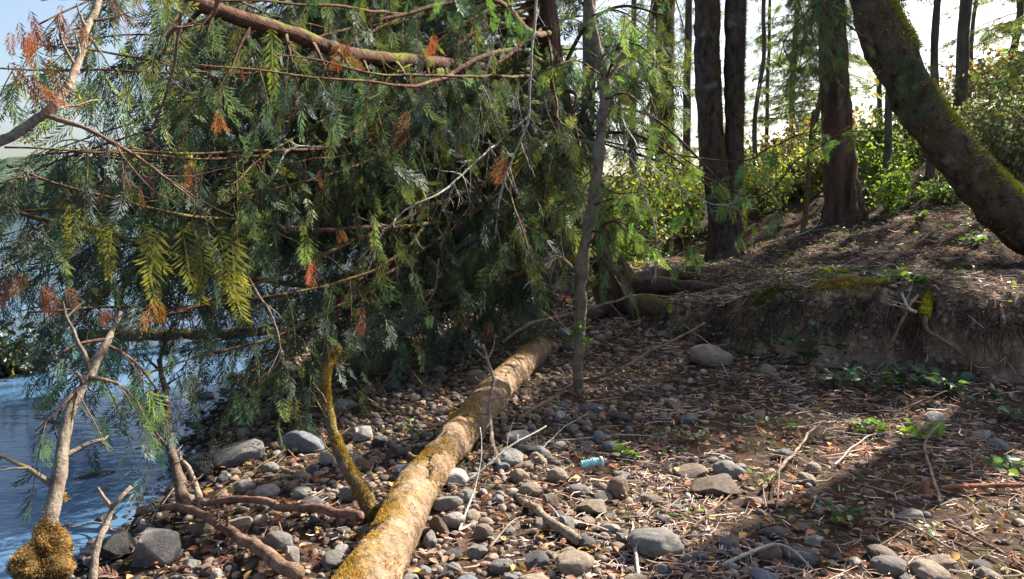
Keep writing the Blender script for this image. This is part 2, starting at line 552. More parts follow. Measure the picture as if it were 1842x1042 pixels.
def hill_mat():
    m, nt = newmat('wooded far shore')
    n = noise_node(nt, 0.12, 6, 0.7)
    n2 = noise_node(nt, 0.9, 4, 0.7)
    col = ramp(nt, n, [(0.35, (0.035, 0.065, 0.05)), (0.7, (0.09, 0.13, 0.08))])
    finish(nt, mixc(nt, 1.0, col, ramp(nt, n2, [(0.3, g3(0.5)), (0.7, g3(1.4))]), 'MULTIPLY'), 1.0, n2, 1.0, 1.5, 0.05)
    return m
mb = MB()
n = 500
xs = np.linspace(-420, 60, n)
rows = []
for k in range(14):
    t = k / 13
    top = 13 + 6 * fbm(np.stack([xs * 0.012, 0 * xs, 0 * xs + 3], -1), 3)
    jag = 1.6 * fbm(np.stack([xs * 0.35, 0 * xs + k, 0 * xs], -1), 2) * (t > 0.05)
    rows.append(np.stack([xs, 250 + 25 * t ** 1.6 * 2 + xs * 0.15 + 3 * fbm(np.stack([xs * 0.2, 0 * xs + k * 3, 0 * xs], -1), 2), -1 + (top + 1) * t + jag * 1.3], -1))
V = np.stack(rows, 0)
i, j = np.meshgrid(np.arange(13), np.arange(n - 1), indexing='ij')
mb.add(V.reshape(-1, 3), np.stack([i * n + j, i * n + j + 1, (i + 1) * n + j + 1, (i + 1) * n + j], -1).reshape(-1, 4))
single('far_hill', mb, hill_mat(), (0, 0, 0), kind='structure')
#@@FOLIAGE
# ------------------------------------------------------------------ foliage templates
def fan_cedar(seed, n=15, bend=0.5, wid=0.42, sub=2, lw=0.019):
    r = np.random.default_rng(seed)
    V, Q = [], []
    def quad(a, b, w):
        d = nrm(b - a); s = np.array([-d[1], d[0], 0]) * w
        k = len(V)
        V.extend([a, a + (b - a) * .45 + s, b, a + (b - a) * .45 - s]); Q.append((k, k + 1, k + 2, k + 3))
    quad(np.array([0, 0, 0.]), np.array([0, 1, 0.]), 0.012)
    for i in range(n):
        t = 0.06 + 0.94 * (i + .3) / n
        for sd in (-1, 1):
            l = wid * (math.sin(min(1, t * 1.15 + 0.12) * math.pi) ** 0.6 + 0.12) * r.uniform(.7, 1.1)
            an = R(r.uniform(38, 58)) * (1 - 0.35 * t)
            a = np.array([0, t, 0.]); d = np.array([sd * math.sin(an), math.cos(an), r.uniform(-.25, .25)])
            b = a + d * l
            quad(a, b, lw)
            for j in range(sub):
                q = a + d * l * (0.32 + 0.5 * j / max(sub, 1))
                for s2 in (-1, 1):
                    a2 = an * sd + s2 * R(42)
                    quad(q, q + np.array([math.sin(a2), math.cos(a2), r.uniform(-.3, .3)]) * l * r.uniform(.22, .40), 0.011)
    V = np.array(V)
    y = V[:, 1].copy()
    ph = y * bend
    V[:, 2] += -(1 - np.cos(ph)) / max(bend, .01) + V[:, 0] ** 2 * r.uniform(-1.0, 0.2)
    V[:, 1] = np.sin(ph) / max(bend, .01)
    V[:, 0] += r.uniform(-.25, .25) * y ** 2
    return V, np.array(Q)

def comb_fir(seed, n=26, bend=0.5, wid=0.2):
    r = np.random.default_rng(seed)
    V, Q = [], []
    def quad(a, b, w):
        d = nrm(b - a); s = np.array([-d[1], d[0], 0]) * w
        k = len(V); V.extend([a - s * .7, a + (b - a) * .6 - s, b, a + (b - a) * .6 + s]); Q.append((k, k + 1, k + 2, k + 3))
    quad(np.array([0, 0, 0.]), np.array([0, 1, 0.]), 0.012)
    for i in range(n):
        t = (i + .5) / n
        for sd in (-1, 1):
            l = wid * (1 - 0.55 * t) * r.uniform(.75, 1.15) * min(1, .5 + t * 5)
            an = R(r.uniform(35, 60)) * (1 - .3 * t)
            a = np.array([0, t, 0.])
            quad(a, a + np.array([sd * math.sin(an), math.cos(an), r.uniform(-.5, .3)]) * l, 0.011 if n > 20 else 0.019)
    V = np.array(V); y = V[:, 1].copy(); ph = y * bend
    V[:, 2] -= (1 - np.cos(ph)) / bend
    V[:, 1] = np.sin(ph) / bend
    V[:, 0] += r.uniform(-.2, .2) * y ** 2
    return V, np.array(Q)

def leaf_shape(w=0.5, fold=0.15):
    V = np.array([(0, 0, 0), (-w * .38, .25, fold * w), (-w * .5, .5, fold), (-w * .3, .8, fold * .7), (0, 1, -.05), (w * .3, .8, fold * .7), (w * .5, .5, fold), (w * .38, .25, fold * w), (0, .25, 0), (0, .5, .01), (0, .8, 0)], float)
    Q = np.array([(0, 8, 1, 1), (8, 9, 2, 1), (9, 10, 3, 2), (10, 4, 3, 3), (0, 7, 8, 8), (8, 7, 6, 9), (9, 6, 5, 10), (10, 5, 4, 4)])
    # turn the degenerate corners into real quads
    Q = np.array([(8, 9, 2, 1), (9, 10, 3, 2), (8, 7, 6, 9), (9, 6, 5, 10)])
    T = np.array([(0, 8, 1), (10, 4, 3), (0, 7, 8), (10, 5, 4)])
    return V, Q, T

CEDAR = [fan_cedar(s, n_, b, w, sb) for s, n_, b, w, sb in ((1, 12, .4, .40, 1), (2, 11, .8, .32, 1), (3, 10, .3, .46, 1), (4, 12, 1.1, .36, 1))] + [comb_fir(21, 17, .6, .34), comb_fir(22, 15, .9, .30)]
CEDAR_LO = [fan_cedar(s, 8, b, w, 0) for s, b, w in ((1, .4, .34), (2, .8, .30), (3, .2, .4))]
for k in range(len(CEDAR_LO)):
    V_, Q_ = CEDAR_LO[k]
    c = V_.reshape(-1, 4, 3); m_ = (c[:, 0] + c[:, 2]) / 2
    c[:, 1] = m_ + (c[:, 1] - m_) * 1.7; c[:, 3] = m_ + (c[:, 3] - m_) * 1.7
COMB = [comb_fir(s, 26, b, w) for s, b, w in ((1, .7, .24), (2, .4, .2), (3, 1.0, .22))]
LEAF = leaf_shape()

def scatter(mb, tpl, pos, dirs, nor, scale, tint, wscale=1.0):
    pos = np.asarray(pos, float).reshape(-1, 3)
    n = len(pos)
    if n == 0: return
    dirs = nrm(dirs); nor = np.asarray(nor, float)
    nor = nrm(nor - dirs * np.sum(nor * dirs, -1, keepdims=True))
    xx = np.cross(dirs, nor)
    scale = np.asarray(scale, float) * np.ones(n)
    tint = np.asarray(tint, float)
    if tint.ndim == 1: tint = np.tile(tint, (n, 1))
    V, Q = tpl[0], tpl[1]
    T = tpl[2] if len(tpl) > 2 else None
    out = pos[:, None] + scale[:, None, None] * (V[None, :, 0:1] * wscale * xx[:, None] + V[None, :, 1:2] * dirs[:, None] + V[None, :, 2:3] * nor[:, None])
    k = len(V)
    off = (np.arange(n) * k)[:, None, None]
    mb.add(out.reshape(-1, 3), (Q[None] + off).reshape(-1, 4), (T[None] + off).reshape(-1, 3) if T is not None else None, np.repeat(tint, k, 0))

def scatter_multi(mb, tpls, pos, dirs, nor, scale, tint, wscale=1.0):
    n = len(pos)
    if n == 0: return
    which = rng.integers(0, len(tpls), n)
    for k, t in enumerate(tpls):
        m_ = which == k
        if m_.any(): scatter(mb, t, pos[m_], dirs[m_], nor[m_], np.asarray(scale)[m_], np.asarray(tint)[m_], wscale)

def rvec(n, z=0.0):
    v = rng.normal(size=(n, 3)); v[:, 2] += z
    return nrm(v)

def tints(n, base, var=0.25, warm=0.15):
    base = np.asarray(base, float)
    k = np.exp(rng.normal(0, var, (n, 1)))
    t = base[None] * k
    w = rng.normal(0, warm, n)
    t[:, 0] *= np.exp(w); t[:, 2] *= np.exp(-w)
    return t

GREEN = (0.062, 0.090, 0.044)
TEAL = (0.046, 0.078, 0.054)
YELL = (0.14, 0.20, 0.035)
RUST = (0.21, 0.085, 0.052)

def branch(parent, origin, pts, r0, r1, tree_mat, foliage=True, f0=0.2, step=0.12, lb=(0.3, 0.8), droop=1.0, fs=(0.18, 0.36), col=GREEN, tpls=None, leafmat=None, twigs=True, wood_sides=8, dens=1.0, var=0.28, name='branch', minpx=None, fmax=1.0):
    L = np.sum(np.linalg.norm(np.diff(np.asarray(pts, float), axis=0), axis=1))
    n = max(6, int(L / 0.08))
    c = smooth(pts, n)
    wig = np.stack([fbm(np.stack([c[:, 0] * 2 + q * 9, c[:, 1] * 2, c[:, 2] * 2], -1), 2) for q in range(3)], -1)
    c = c + wig * min(0.035, 0.7 * r0 + 0.01) * np.linspace(0, 1, n)[:, None]
    w = MB()
    w.tube(c, np.linspace(r0, r1, n), wood_sides, rough=0.14, freq=14)
    pos, dr, no, scl = [], [], [], []
    if foliage:
        T = nrm(np.gradient(c, axis=0))
        ns = int(L * (fmax - f0) / step * dens)
        for k in range(ns):
            t = f0 + (fmax - f0) * (k + rng.uniform(0, 1)) / max(ns, 1)
            q = min(int(t * (n - 1)), n - 1)
            side = nrm(np.cross(T[q], (0, 0, 1))) * (1 if k % 2 else -1)
            d = nrm(T[q] * rng.uniform(.2, 1.0) + side * rng.uniform(.3, 1.0) + np.array([0, 0, -1]) * rng.uniform(0.1, 1.0) * droop)
            lb_ = rng.uniform(*lb) * (1.15 - 0.5 * t)
            m = 6
            tt = np.linspace(0, 1, m)[:, None]
            bl = c[q] + d * lb_ * tt + np.array([0, 0, -1]) * lb_ * 0.45 * droop * tt ** 2 + nrm(rng.normal(size=3)) * lb_ * .12 * tt ** 2
            if twigs: w.tube(bl, np.linspace(max(0.004, r1 * .5), 0.0015, m), 3, cap=False)
            bt = nrm(np.gradient(bl, axis=0))
            nf = max(3, int(lb_ / 0.085))
            for f in range(nf):
                a = (f + 0.5) / nf
                z = min(int(a * (m - 1) + .5), m - 1)
                sd = nrm(np.cross(bt[z], rng.normal(size=3)))
                dd = nrm(bt[z] * rng.uniform(.3, 1.0) + sd * rng.uniform(.1, .8) + np.array([0, 0, -1]) * rng.uniform(.1, .9) * droop)
                if f == nf - 1: dd = nrm(bt[z] + np.array([0, 0, -.5 * droop]))
                pos.append(bl[z]); dr.append(dd); no.append(nrm(np.cross(dd, rng.normal(size=3)) + np.array([0, -.8, .3]))); scl.append(rng.uniform(*fs))
    wo = part(name, w, tree_mat, parent, origin)
    if pos:
        f_ = MB()
        pos = np.array(pos)
        tn = tints(len(pos), col, var)
        patch = fbm(pos * 1.3, 2)[:, None]
        tn = tn * np.exp(patch * 0.5)
        scatter_multi(f_, tpls or CEDAR, pos, np.array(dr), np.array(no), np.array(scl), tn)
        part('foliage', f_, leafmat or M['cedar_leaf'], wo, origin, smooth_=False)
    return wo, c

def twiggy(w, c, r0, n, l=(.1, .4), gen=2, sides=4, down=0.0, tint=(1, 1, 1)):
    """bare side twigs along the curve c"""
    T = nrm(np.gradient(c, axis=0))
    for k in range(n):
        q = int(rng.uniform(.1, 1) * (len(c) - 1))
        d = nrm(T[q] * rng.uniform(.2, 1) + nrm(np.cross(T[q], rng.normal(size=3))) * rng.uniform(.4, 1) + np.array([0, 0, -down]))
        L = rng.uniform(*l)
        m = 7
        tt = np.linspace(0, 1, m)[:, None]
        b = c[q] + d * L * tt + nrm(rng.normal(size=3)) * L * .25 * tt ** 2 + rng.normal(size=(m, 3)) * L * .02 * tt
        w.tube(b, np.linspace(r0 * .55, r0 * .18, m), sides, cap=False, C=tint)
        if gen > 1: twiggy(w, b, r0 * .55, rng.integers(1, 5), (L * .2, L * .5), gen - 1, 3, down, tint)

def px3(lst):
    return [P(*q) for q in lst]
#@@CEDAR
# ------------------------------------------------------------------ the big overhanging cedar
base = G(1120, 566)
T0 = root('cedar_tree', base, 'large red-barked cedar whose drooping green boughs hang over the beach and the water', 'tree')
trunk_pts = [base + (0.05, 0.05, -.3), base + (0, 0, .1), P(1085, 470, base[1]), P(1050, 380, base[1] - .1), P(1015, 260, base[1] - .3), P(985, 100, base[1] - .5), P(960, -100, base[1] - .6), P(900, -420, base[1] - .7)]
c = smooth(trunk_pts, 160)
rr = np.interp(np.linspace(0, 1, 160), [0, .06, .15, .3, 1], [.50, .36, .27, .22, .13])
mb = MB(); mb.tube(c, rr, 40, rough=0.06, freq=3, ridge=3.0, ridge_amp=0.28, stretch=.25)
part('trunk', mb, M['cedar_bark'], T0, base)
CT = c
def trunk_at(z):
    return CT[np.argmin(np.abs(CT[:, 2] - z))]
# root flare
for k, (ax, ay, L) in enumerate([(0.9, -.5, 1.3), (.2, -1, .8), (-.8, -.6, .9), (1.0, .2, 1.1)]):
    e = base + np.array([ax * L, ay * L, 0]); e[2] = hs(e[0], e[1]) - .02
    m1 = base + np.array([ax * L * .45, ay * L * .45, 0]); m1[2] = hs(m1[0], m1[1]) + .12
    mb = MB(); cc = smooth([base + (0, 0, .35), m1, e], 30); mb.tube(cc, np.linspace(.17, .035, 30), 14, rough=.2, freq=7)
    part('root', mb, M['cedar_bark'], T0, base)

named = [
 ([(1005, 195, 9.2), (900, 135, 8.0), (780, 115, 6.8), (620, 95, 5.8), (480, 45, 5.1), (350, 0, 4.7), (240, -60, 4.4)], .085, .05, dict(f0=.15, col=GREEN, droop=.8)),
 ([(1020, 300, 9.3), (900, 385, 8.0), (660, 410, 5.6), (520, 412, 5.0), (380, 392, 4.5), (250, 370, 4.1), (120, 330, 3.9), (10, 297, 3.8)], .032, .007, dict(f0=.3, dens=.55, fs=(.14, .27))),
 ([(1030, 330, 9.3), (940, 322, 8.6), (730, 325, 7.4), (600, 325, 6.8), (500, 345, 6.4)], .05, .015, dict(f0=.2)),
 ([(1045, 395, 9.4), (945, 403, 9.0), (850, 398, 8.6), (760, 430, 8.2)], .075, .03, dict(f0=.3)),
 ([(1000, 215, 9.2), (860, 205, 8.4), (640, 230, 7.2), (520, 225, 6.6), (400, 250, 6.0)], .05, .015, dict(f0=.15)),
 ([(990, 130, 9), (800, 158, 7.6), (640, 160, 6.8), (540, 150, 6.2), (420, 180, 5.8)], .045, .015, dict(f0=.15, col=TEAL)),
 ([(1070, 440, 9.5), (960, 490, 8.4), (700, 520, 6.6), (560, 512, 5.8), (400, 485, 5.0), (220, 425, 4.4), (0, 372, 4.0)], .045, .012, dict(f0=.2, dens=.8, fs=(.14, .27))),
 ([(1050, 420, 9.5), (900, 540, 8.2), (760, 560, 7.4), (620, 590, 6.6), (500, 600, 6.2)], .035, .01, dict(f0=.25, dens=.6)),
 ([(1000, 200, 9.2), (760, 260, 7.4), (480, 330, 5.6), (250, 480, 4.6), (120, 600, 4.2)], .04, .008, dict(f0=.35, dens=.6, col=TEAL, fs=(.14, .27))),
 ([(990, 60, 9), (960, 60, 7), (900, 10, 5.2), (760, -30, 4.3), (600, -45, 3.9), (480, -60, 3.7)], .035, .012, dict(f0=.45, dens=.8, col=(.08, .17, .05), lb=(.12, .25), fs=(.1, .16))),
 ([(1000, 150, 9.2), (1060, 40, 8.6), (1130, 10, 8.0), (1190, 30, 7.6)], .03, .01, dict(f0=.1, col=(.075, .12, .05), dens=.8)),
 ([(1020, 250, 9.3), (1075, 160, 8.2), (1110, 110, 7.6), (1150, 100, 7.2)], .03, .008, dict(f0=.2, col=GREEN)),
 ([(1060, 400, 9.4), (1110, 370, 8.2), (1170, 395, 7.4), (1230, 430, 6.8)], .022, .006, dict(f0=.25, col=(.10, .16, .05), dens=.5, fs=(.12, .18))),
 ([(1015, 250, 9.3), (1130, 240, 8.0), (1220, 290, 7.2), (1300, 360, 6.6), (1345, 400, 6.4)], .022, .006, dict(f0=.5, col=(.11, .22, .05), dens=.45, fs=(.12, .18))),
 ([(1020, 230, 9.3), (1150, 200, 7.5), (1330, 350, 6.2), (1440, 285, 5.8), (1530, 225, 5.6)], .02, .005, dict(f0=.7, col=(.09, .20, .05), dens=.6, lb=(.12, .25), droop=.3, fs=(.12, .17))),
]
for q, r0, r1, kw in named:
    branch(T0, base, px3(q), r0, r1, M['limb_bark'], **kw)
for q in ([(1300, 290, 7.0), (1380, 270, 6.4), (1450, 240, 6.0), (1560, 235, 5.8)], [(1300, 330, 7.0), (1360, 340, 6.4), (1400, 370, 6.2), (1410, 400, 6.1)], [(1200, 300, 7.4), (1230, 380, 6.8), (1245, 440, 6.6), (1255, 480, 6.5)], [(1150, 150, 8.0), (1200, 260, 7.0), (1290, 330, 6.6), (1320, 400, 6.4)]):
    branch(T0, base, px3([(1060, 250, 9.1)] + q), .012, .004, M['limb_bark'], f0=.6, col=(.12, .21, .05), dens=.6, lb=(.10, .22), fs=(.14, .26), droop=.6)  # brighter green carries the sunlight on these tips in the leaf colour
# fill of further boughs: tip pixel and depth, leaving the trunk a little higher and drooping
tips = []
for gx_ in range(9):
    for gy_ in range(6):
        px_ = -60 + gx_ * 118 + rng.uniform(-45, 45); py_ = -60 + gy_ * 112 + rng.uniform(-40, 40)
        if px_ < 330 and py_ < 330 and rng.random() < .55: continue
        if px_ < 480 and py_ > 440 and rng.random() < .3: continue
        if py_ > 540: py_ = 500 + rng.uniform(0, 40)
        D_ = np.interp(px_, [-60, 900], [4.2, 7.8]) + rng.uniform(-.2, 1.9)
        tips.append((px_, py_, D_))
for k in range(14):
    tips.append((rng.uniform(-60, 480), rng.uniform(310, 560), rng.uniform(4.0, 6.4)))
for k in range(8):
    tips.append((rng.uniform(60, 560), rng.uniform(40, 330), rng.uniform(4.6, 7.0)))
for k in range(6):
    tips.append((rng.uniform(450, 960), rng.uniform(60, 520), rng.uniform(5.2, 6.6)))
for k in range(9):
    tips.append((rng.uniform(780, 1110), rng.uniform(-20, 420), rng.uniform(6.3, 7.8)))
for k in range(15):
    tips.append((rng.uniform(-40, 360), rng.uniform(-30, 300), rng.uniform(3.7, 5.6)))
tips += [(330, 640, 4.6), (420, 690, 4.6), (235, 690, 4.0), (120, 640, 3.8), (520, 610, 5.4), (50, 560, 3.8), (300, 560, 4.3), (450, 600, 5.2), (700, 590, 6.6)]
for px_, py_, D_ in tips:
    if 420 < px_ < 1000 and rng.random() < .22: continue
    tip = P(px_, py_, D_)
    a = trunk_at(tip[2] + rng.uniform(.1, 2.2) + 0.04 * np.linalg.norm(tip[:2] - base[:2]))
    v = tip - a
    m1 = a + v * .33 + np.array([rng.uniform(-.3, .3), 0, rng.uniform(-.15, .35)])
    m2 = a + v * .7 + np.array([rng.uniform(-.3, .3), 0, rng.uniform(-.3, .25)])
    branch(T0, base, [a, m1, m2, tip], rng.uniform(.018, .032), .005, M['limb_bark'], f0=.3, step=.13,
           var=.4, col=(GREEN, TEAL, (.052, .080, .042), (.11, .145, .048))[rng.integers(4)], tpls=CEDAR if D_ < 7.5 else CEDAR, fs=(.17, .34) if D_ > 5 else (.13, .26))

# hanging yellow-green combs along the low left bough
mbf = MB()
def hang(px, py, D, L, tpl, tint, mat, nm, lean=0.0, wsc=1.0, label=None, parent=None, dn=None):
    f = MB()
    d = nrm(np.array([lean, -.15, -1.0]))
    scatter(f, tpl, [P(px, py, D)], np.array([d]), np.array([dn or (0.25, -1, .1)]), [L], np.array([tint]), wsc)
    return part(nm, f, mat, parent or T0, base, label, smooth_=False)
for px_, py_, L, ln in [(150, 372, .40, -.25), (205, 392, .34, -.15), (283, 408, .46, -.3), (330, 412, .42, 0.0), (395, 420, .42, .1), (175, 380, .30, .3), (255, 400, .3, .25), (420, 430, .5, -.1), (360, 420, .36, .2), (128, 365, .3, .1)]:
    hang(px_, py_, 3.95, L, COMB[rng.integers(3)], np.array((.15, .16, .03)) * rng.uniform(.8, 1.2), M['cedar_leaf'], 'spray', ln, 1.35)
for px_, py_, D_, L, ln in [(490, 50, 4.6, .42, .0), (640, 130, 5.4, .2, .3), (1000, 290, 7.2, .55, .1), (1030, 280, 7.4, .6, .0), (1020, 300, 7.3, .6, .25), (1050, 300, 7.4, .5, -.1)]:
    hang(px_, py_, D_, L, COMB[rng.integers(3)], np.array((.15, .20, .04)) * rng.uniform(.9, 1.2), M['cedar_leaf'], 'spray', ln, 1.2)
# dead rust sprays
dead = [(905, 268, 6.5, .36, -.35, 1), (745, 190, 6.0, .40, -.3, 1), (620, 50, 5.3, .44, 0.05, 1.15), (878, 548, 7.0, .40, 0, 1.0), (648, 540, 6.0, .36, .25, .7), (553, 428, 5.0, .34, 0.0, .8), (278, 530, 4.0, .20, .1, 1.2), (190, 555, 4.0, .12, .3, 1.4),
        (535, 140, 5.6, .36, .05, .8), (575, 280, 5.2, .3, .03, .7), (348, 275, 4.4, .3, .0, .6), (262, 290, 4.2, .26, 0, .6), (72, 0, 2.9, .22, .1, .7), (130, 15, 2.9, .22, .15, .8), (215, -15, 3.0, .18, .3, .6), (25, 90, 2.9, .28, .5, .7),
        (780, 30, 6.6, .34, 0, 1.1), (430, 90, 5.0, .2, .1, 1.1), (395, 180, 4.8, .22, .1, 1), (605, 400, 5.4, .16, 0.4, 1), (1025, 190, 7.6, .26, 0, .7), (440, 255, 5.4, .22, 0, .9), (1010, 505, 7.0, .24, .5, .9),
        (30, 470, 3.9, .22, -.2, 1.2), (85, 500, 4.1, .2, .4, 1.1), (690, 395, 5.8, .12, .5, 1), (830, 255, 7.0, .2, 0, .9), (1125, 160, 7.4, .22, .3, .9), (900, 590, 7.2, .16, .2, 1), (735, 120, 6.4, .24, .2, 1.2), (40, 30, 2.9, .2, -.2, 1)]
for px_, py_, D_, L, ln, w in dead:
    tn = np.array(RUST) * rng.uniform(.6, 1.0)
    if px_ in (648, 553, 1010): tn = np.array((.33, .12, .10))
    if px_ == 278: tn = np.array((.32, .17, .06))
    D_ = D_ * .90
    f = MB(); nn_ = 2 if px_ > 240 else 5
    bp = P(px_, py_, D_)
    off_ = rng.normal(size=(nn_, 3)) * .015 * (1 if px_ > 240 else 2.2)
    k_ = rng.uniform(0, .4, nn_)
    pos_ = bp + off_ + np.array([ln * .5, 0, -1.0]) * (L * k_)[:, None]
    L = L * rng.uniform(.8, 1.15); dd_ = nrm(np.array([ln, -.1, -1.0]) + rng.normal(size=(nn_, 3)) * .2)
    scatter_multi(f, CEDAR[:4], pos_, dd_, nrm(rng.normal(size=(nn_, 3)) * .5 + np.array([.2, -1, .1])), L * (1 - k_) * .95, tints(nn_, tn, .35, .12), w * .75)
    part('dead_spray', f, M['dead_leaf'], T0, base, 'rust brown dead spray', smooth_=False)
# bare dead twigs, pale grey with lichen
def deadbranch(pxs, r0, r1, mat, nt_=10, l=(.1, .35), gen=2, name='dead_branch', down=0.2):
    c = smooth(px3(pxs), 40)
    c = c + np.stack([fbm(c * 5 + q * 7, 2) for q in range(3)], -1) * .012
    w = MB(); w.tube(c, np.linspace(r0, r1, 40), 6, rough=.25, freq=30)
    twiggy(w, c, r0 * .7, nt_, l, gen, 4, down)
    return part(name, w, mat, T0, base, 'bare grey lichen-covered dead branch')
deadbranch([(968, -30, 6.2), (955, 120, 6.1), (948, 215, 6.2), (905, 330, 6.3), (890, 420, 6.3)], .012, .006, M['grey_twig'], 22)
deadbranch([(985, 180, 8.5), (880, 270, 7), (800, 340, 6.2), (730, 380, 5.9), (640, 470, 5.6)], .016, .005, M['grey_twig'], 40, (.12, .4), 3)
deadbranch([(1060, 350, 8.5), (1030, 400, 7.2), (985, 470, 6.9), (940, 520, 6.7)], .014, .005, M['grey_twig'], 22, (.1, .3), 3)
deadbranch([(1100, 180, 8.6), (1150, 270, 7), (1210, 330, 6.4), (1290, 370, 6.2), (1350, 350, 6.1)], .011, .004, M['grey_twig'], 26, (.1, .35), 3)
deadbranch([(1110, 230, 8.6), (1150, 320, 7.2), (1180, 420, 6.8), (1178, 508, 6.8)], .012, .008, M['grey_twig'], 10, (.08, .2))
deadbranch([(660, 545, 6.2), (690, 560, 6.1), (735, 577, 6.0), (778, 530, 6.0), (790, 462, 6.0)], .014, .005, M['stick'], 5, (.05, .12))
deadbranch([(415, 440, 4.6), (455, 510, 4.5), (490, 575, 4.45), (502, 640, 4.4), (470, 690, 4.4)], .009, .004, M['stick'], 5, (.05, .2), down=.6)
deadbranch([(585, 265, 5.4), (520, 270, 5.2), (480, 335, 5.0), (415, 355, 4.9)], .010, .003, M['grey_twig'], 8, (.05, .2))
deadbranch([(-60, 300, 3.0), (0, 250, 3.0), (75, 205, 3.0), (120, 150, 3.1), (138, 105, 3.2), (190, -40, 3.5)], .021, .014, M['stick'], 8, (.1, .3))
deadbranch([(75, 205, 3.0), (190, 250, 3.1), (270, 300, 3.4), (330, 345, 3.7)], .010, .006, M['twig'], 10, (.1, .4))
deadbranch([(400, -60, 4.2), (380, 30, 4.3), (310, 55, 4.3), (290, 100, 4.4)], .016, .009, M['twig'], 7, (.1, .3))
deadbranch([(330, -10, 4.2), (300, 160, 4.4), (230, 330, 4.5), (215, 350, 4.5)], .010, .006, M['twig'], 8, (.1, .4))
deadbranch([(920, 520, 8), (780, 545, 7.2), (560, 575, 6), (400, 600, 5.4), (220, 612, 4.8)], .009, .004, M['twig'], 16, (.1, .5), 3, down=.8)
deadbranch([(1010, 200, 8), (985, 330, 7.4), (975, 430, 7.3), (985, 490, 7.2)], .010, .003, M['grey_twig'], 10, (.1, .3), down=.8)
deadbranch([(500, 420, 5), (600, 470, 5.4), (640, 520, 5.8), (690, 560, 6)], .008, .004, M['twig'], 14, (.1, .4), 3, down=.6)
for k in range(54):
    px_, py_ = rng.uniform(150, 1060), rng.uniform(40, 520)
    D_ = np.interp(px_, [0, 1000], [4.5, 8]) + rng.uniform(-.4, 1)
    an = rng.uniform(-1, 1)
    L = rng.uniform(60, 190)
    deadbranch([(px_, py_, D_), (px_ - L * .5, py_ + L * .2 * an, D_ - .1), (px_ - L, py_ + L * .3 + L * .4 * an, D_ - .2)], .008, .003, M[('grey_twig', 'twig', 'stick')[k % 3]], 20, (.08, .4), 3, down=.6)
#@@TREES
for k in range(26):
    px_, py_ = rng.uniform(200, 1080), rng.uniform(20, 420)
    D_ = np.interp(px_, [0, 1000], [4.2, 7.2]) + rng.uniform(-.3, .4)
    L = rng.uniform(80, 230)
    deadbranch([(px_, py_, D_), (px_ + rng.uniform(-25, 25), py_ + L * .5, D_), (px_ + rng.uniform(-50, 50), py_ + L, D_ - .1)], .005, .002, M[('grey_twig', 'twig', 'grey_twig')[k % 3]], 24, (.05, .22), 3, down=.7)
# ------------------------------------------------------------------ standing trees on the bank
def trunk_px(pxs, D, wid, n=120, base_flare=1.25):
    """centre line from pixel points (bottom first), widths in photo pixels"""
    pts = []
    for k, q in enumerate(pxs):
        DD = q[2] if len(q) > 2 else D
        pts.append(P(q[0], q[1], DD))
    c = smooth(pts, n)
    s = np.linspace(0, 1, len(wid))
    rad = np.interp(np.linspace(0, 1, n), s, wid) * 0.5 * D / FPX
    rad[: n // 12] *= np.linspace(base_flare, 1, n // 12)
    return c, rad

def moss_on(mbm, c, rad, n, side, tint=(.2, .19, .03), ln=(.02, .05), spread=1.0, blade_w=0.5):
    T = nrm(np.gradient(c, axis=0))
    q = rng.integers(0, len(c) - 1, n)
    side = nrm(np.array(side, float))
    v = nrm(side + rng.normal(size=(n, 3)) * spread)
    v = nrm(v - T[q] * np.sum(v * T[q], -1, keepdims=True))
    pos = c[q] + (c[q + 1] - c[q]) * rng.uniform(0, 1, (n, 1)) + v * (rad[q] * .93)[:, None]
    patch = fbm(pos * 4, 3)
    k = patch > -0.15
    pos, v, q = pos[k], v[k], q[k]
    m = len(pos)
    d = nrm(v + rng.normal(size=(m, 3)) * .55 + np.array([0, 0, -.1]))
    V = np.array([(-.12 * blade_w, 0, 0), (.12 * blade_w, 0, 0), (.05 * blade_w, 1, .1), (-.05 * blade_w, 1, .1)]); Q_ = np.array([(0, 1, 2, 3)])
    scatter(mbm, (V, Q_), pos, d, rvec(m), rng.uniform(*ln, m), tints(m, tint, .35, .15))

def ground_trunk(name, pxs, wid, label, cat='tree', mat='maple_bark', group=None, moss=None, crown=None, ridge=.18, sides=36, D=None, n=140, part_root=None, sink=.25, up=4.0, lichen_moss=(.2, .19, .03)):
    b = G(*pxs[0][:2]) if D is None else P(pxs[0][0], pxs[0][1], D)
    D = b[1]
    c, rad = trunk_px([(pxs[0][0], pxs[0][1])] + list(pxs[1:]), D, wid, n)
    d = nrm(c[-1] - c[-6])
    ext = [c[-1] + d * (k + 1) * up / 10 for k in range(10)]
    low = [c[0] + np.array([0, 0, -sink]), ]
    c = np.vstack([low, c, ext]); rad = np.r_[rad[0] * 1.12, rad, np.linspace(rad[-1], rad[-1] * .5, 10)]
    r_ = part_root or root(name, b, label, cat, group)
    mb = MB(); mb.tube(c, rad, sides, rough=.07, freq=4, ridge=3.2, ridge_amp=ridge, stretch=.35)
    part('trunk', mb, M[mat], r_, b)
    if moss:
        mm = MB(); moss_on(mm, c[1:-8], rad[1:-8], moss[0], moss[1], ln=moss[2], tint=lichen_moss, spread=moss[3] if len(moss) > 3 else .8)
        part('moss', mm, M['moss'], r_, b, smooth_=False)
    return r_, b, c, rad

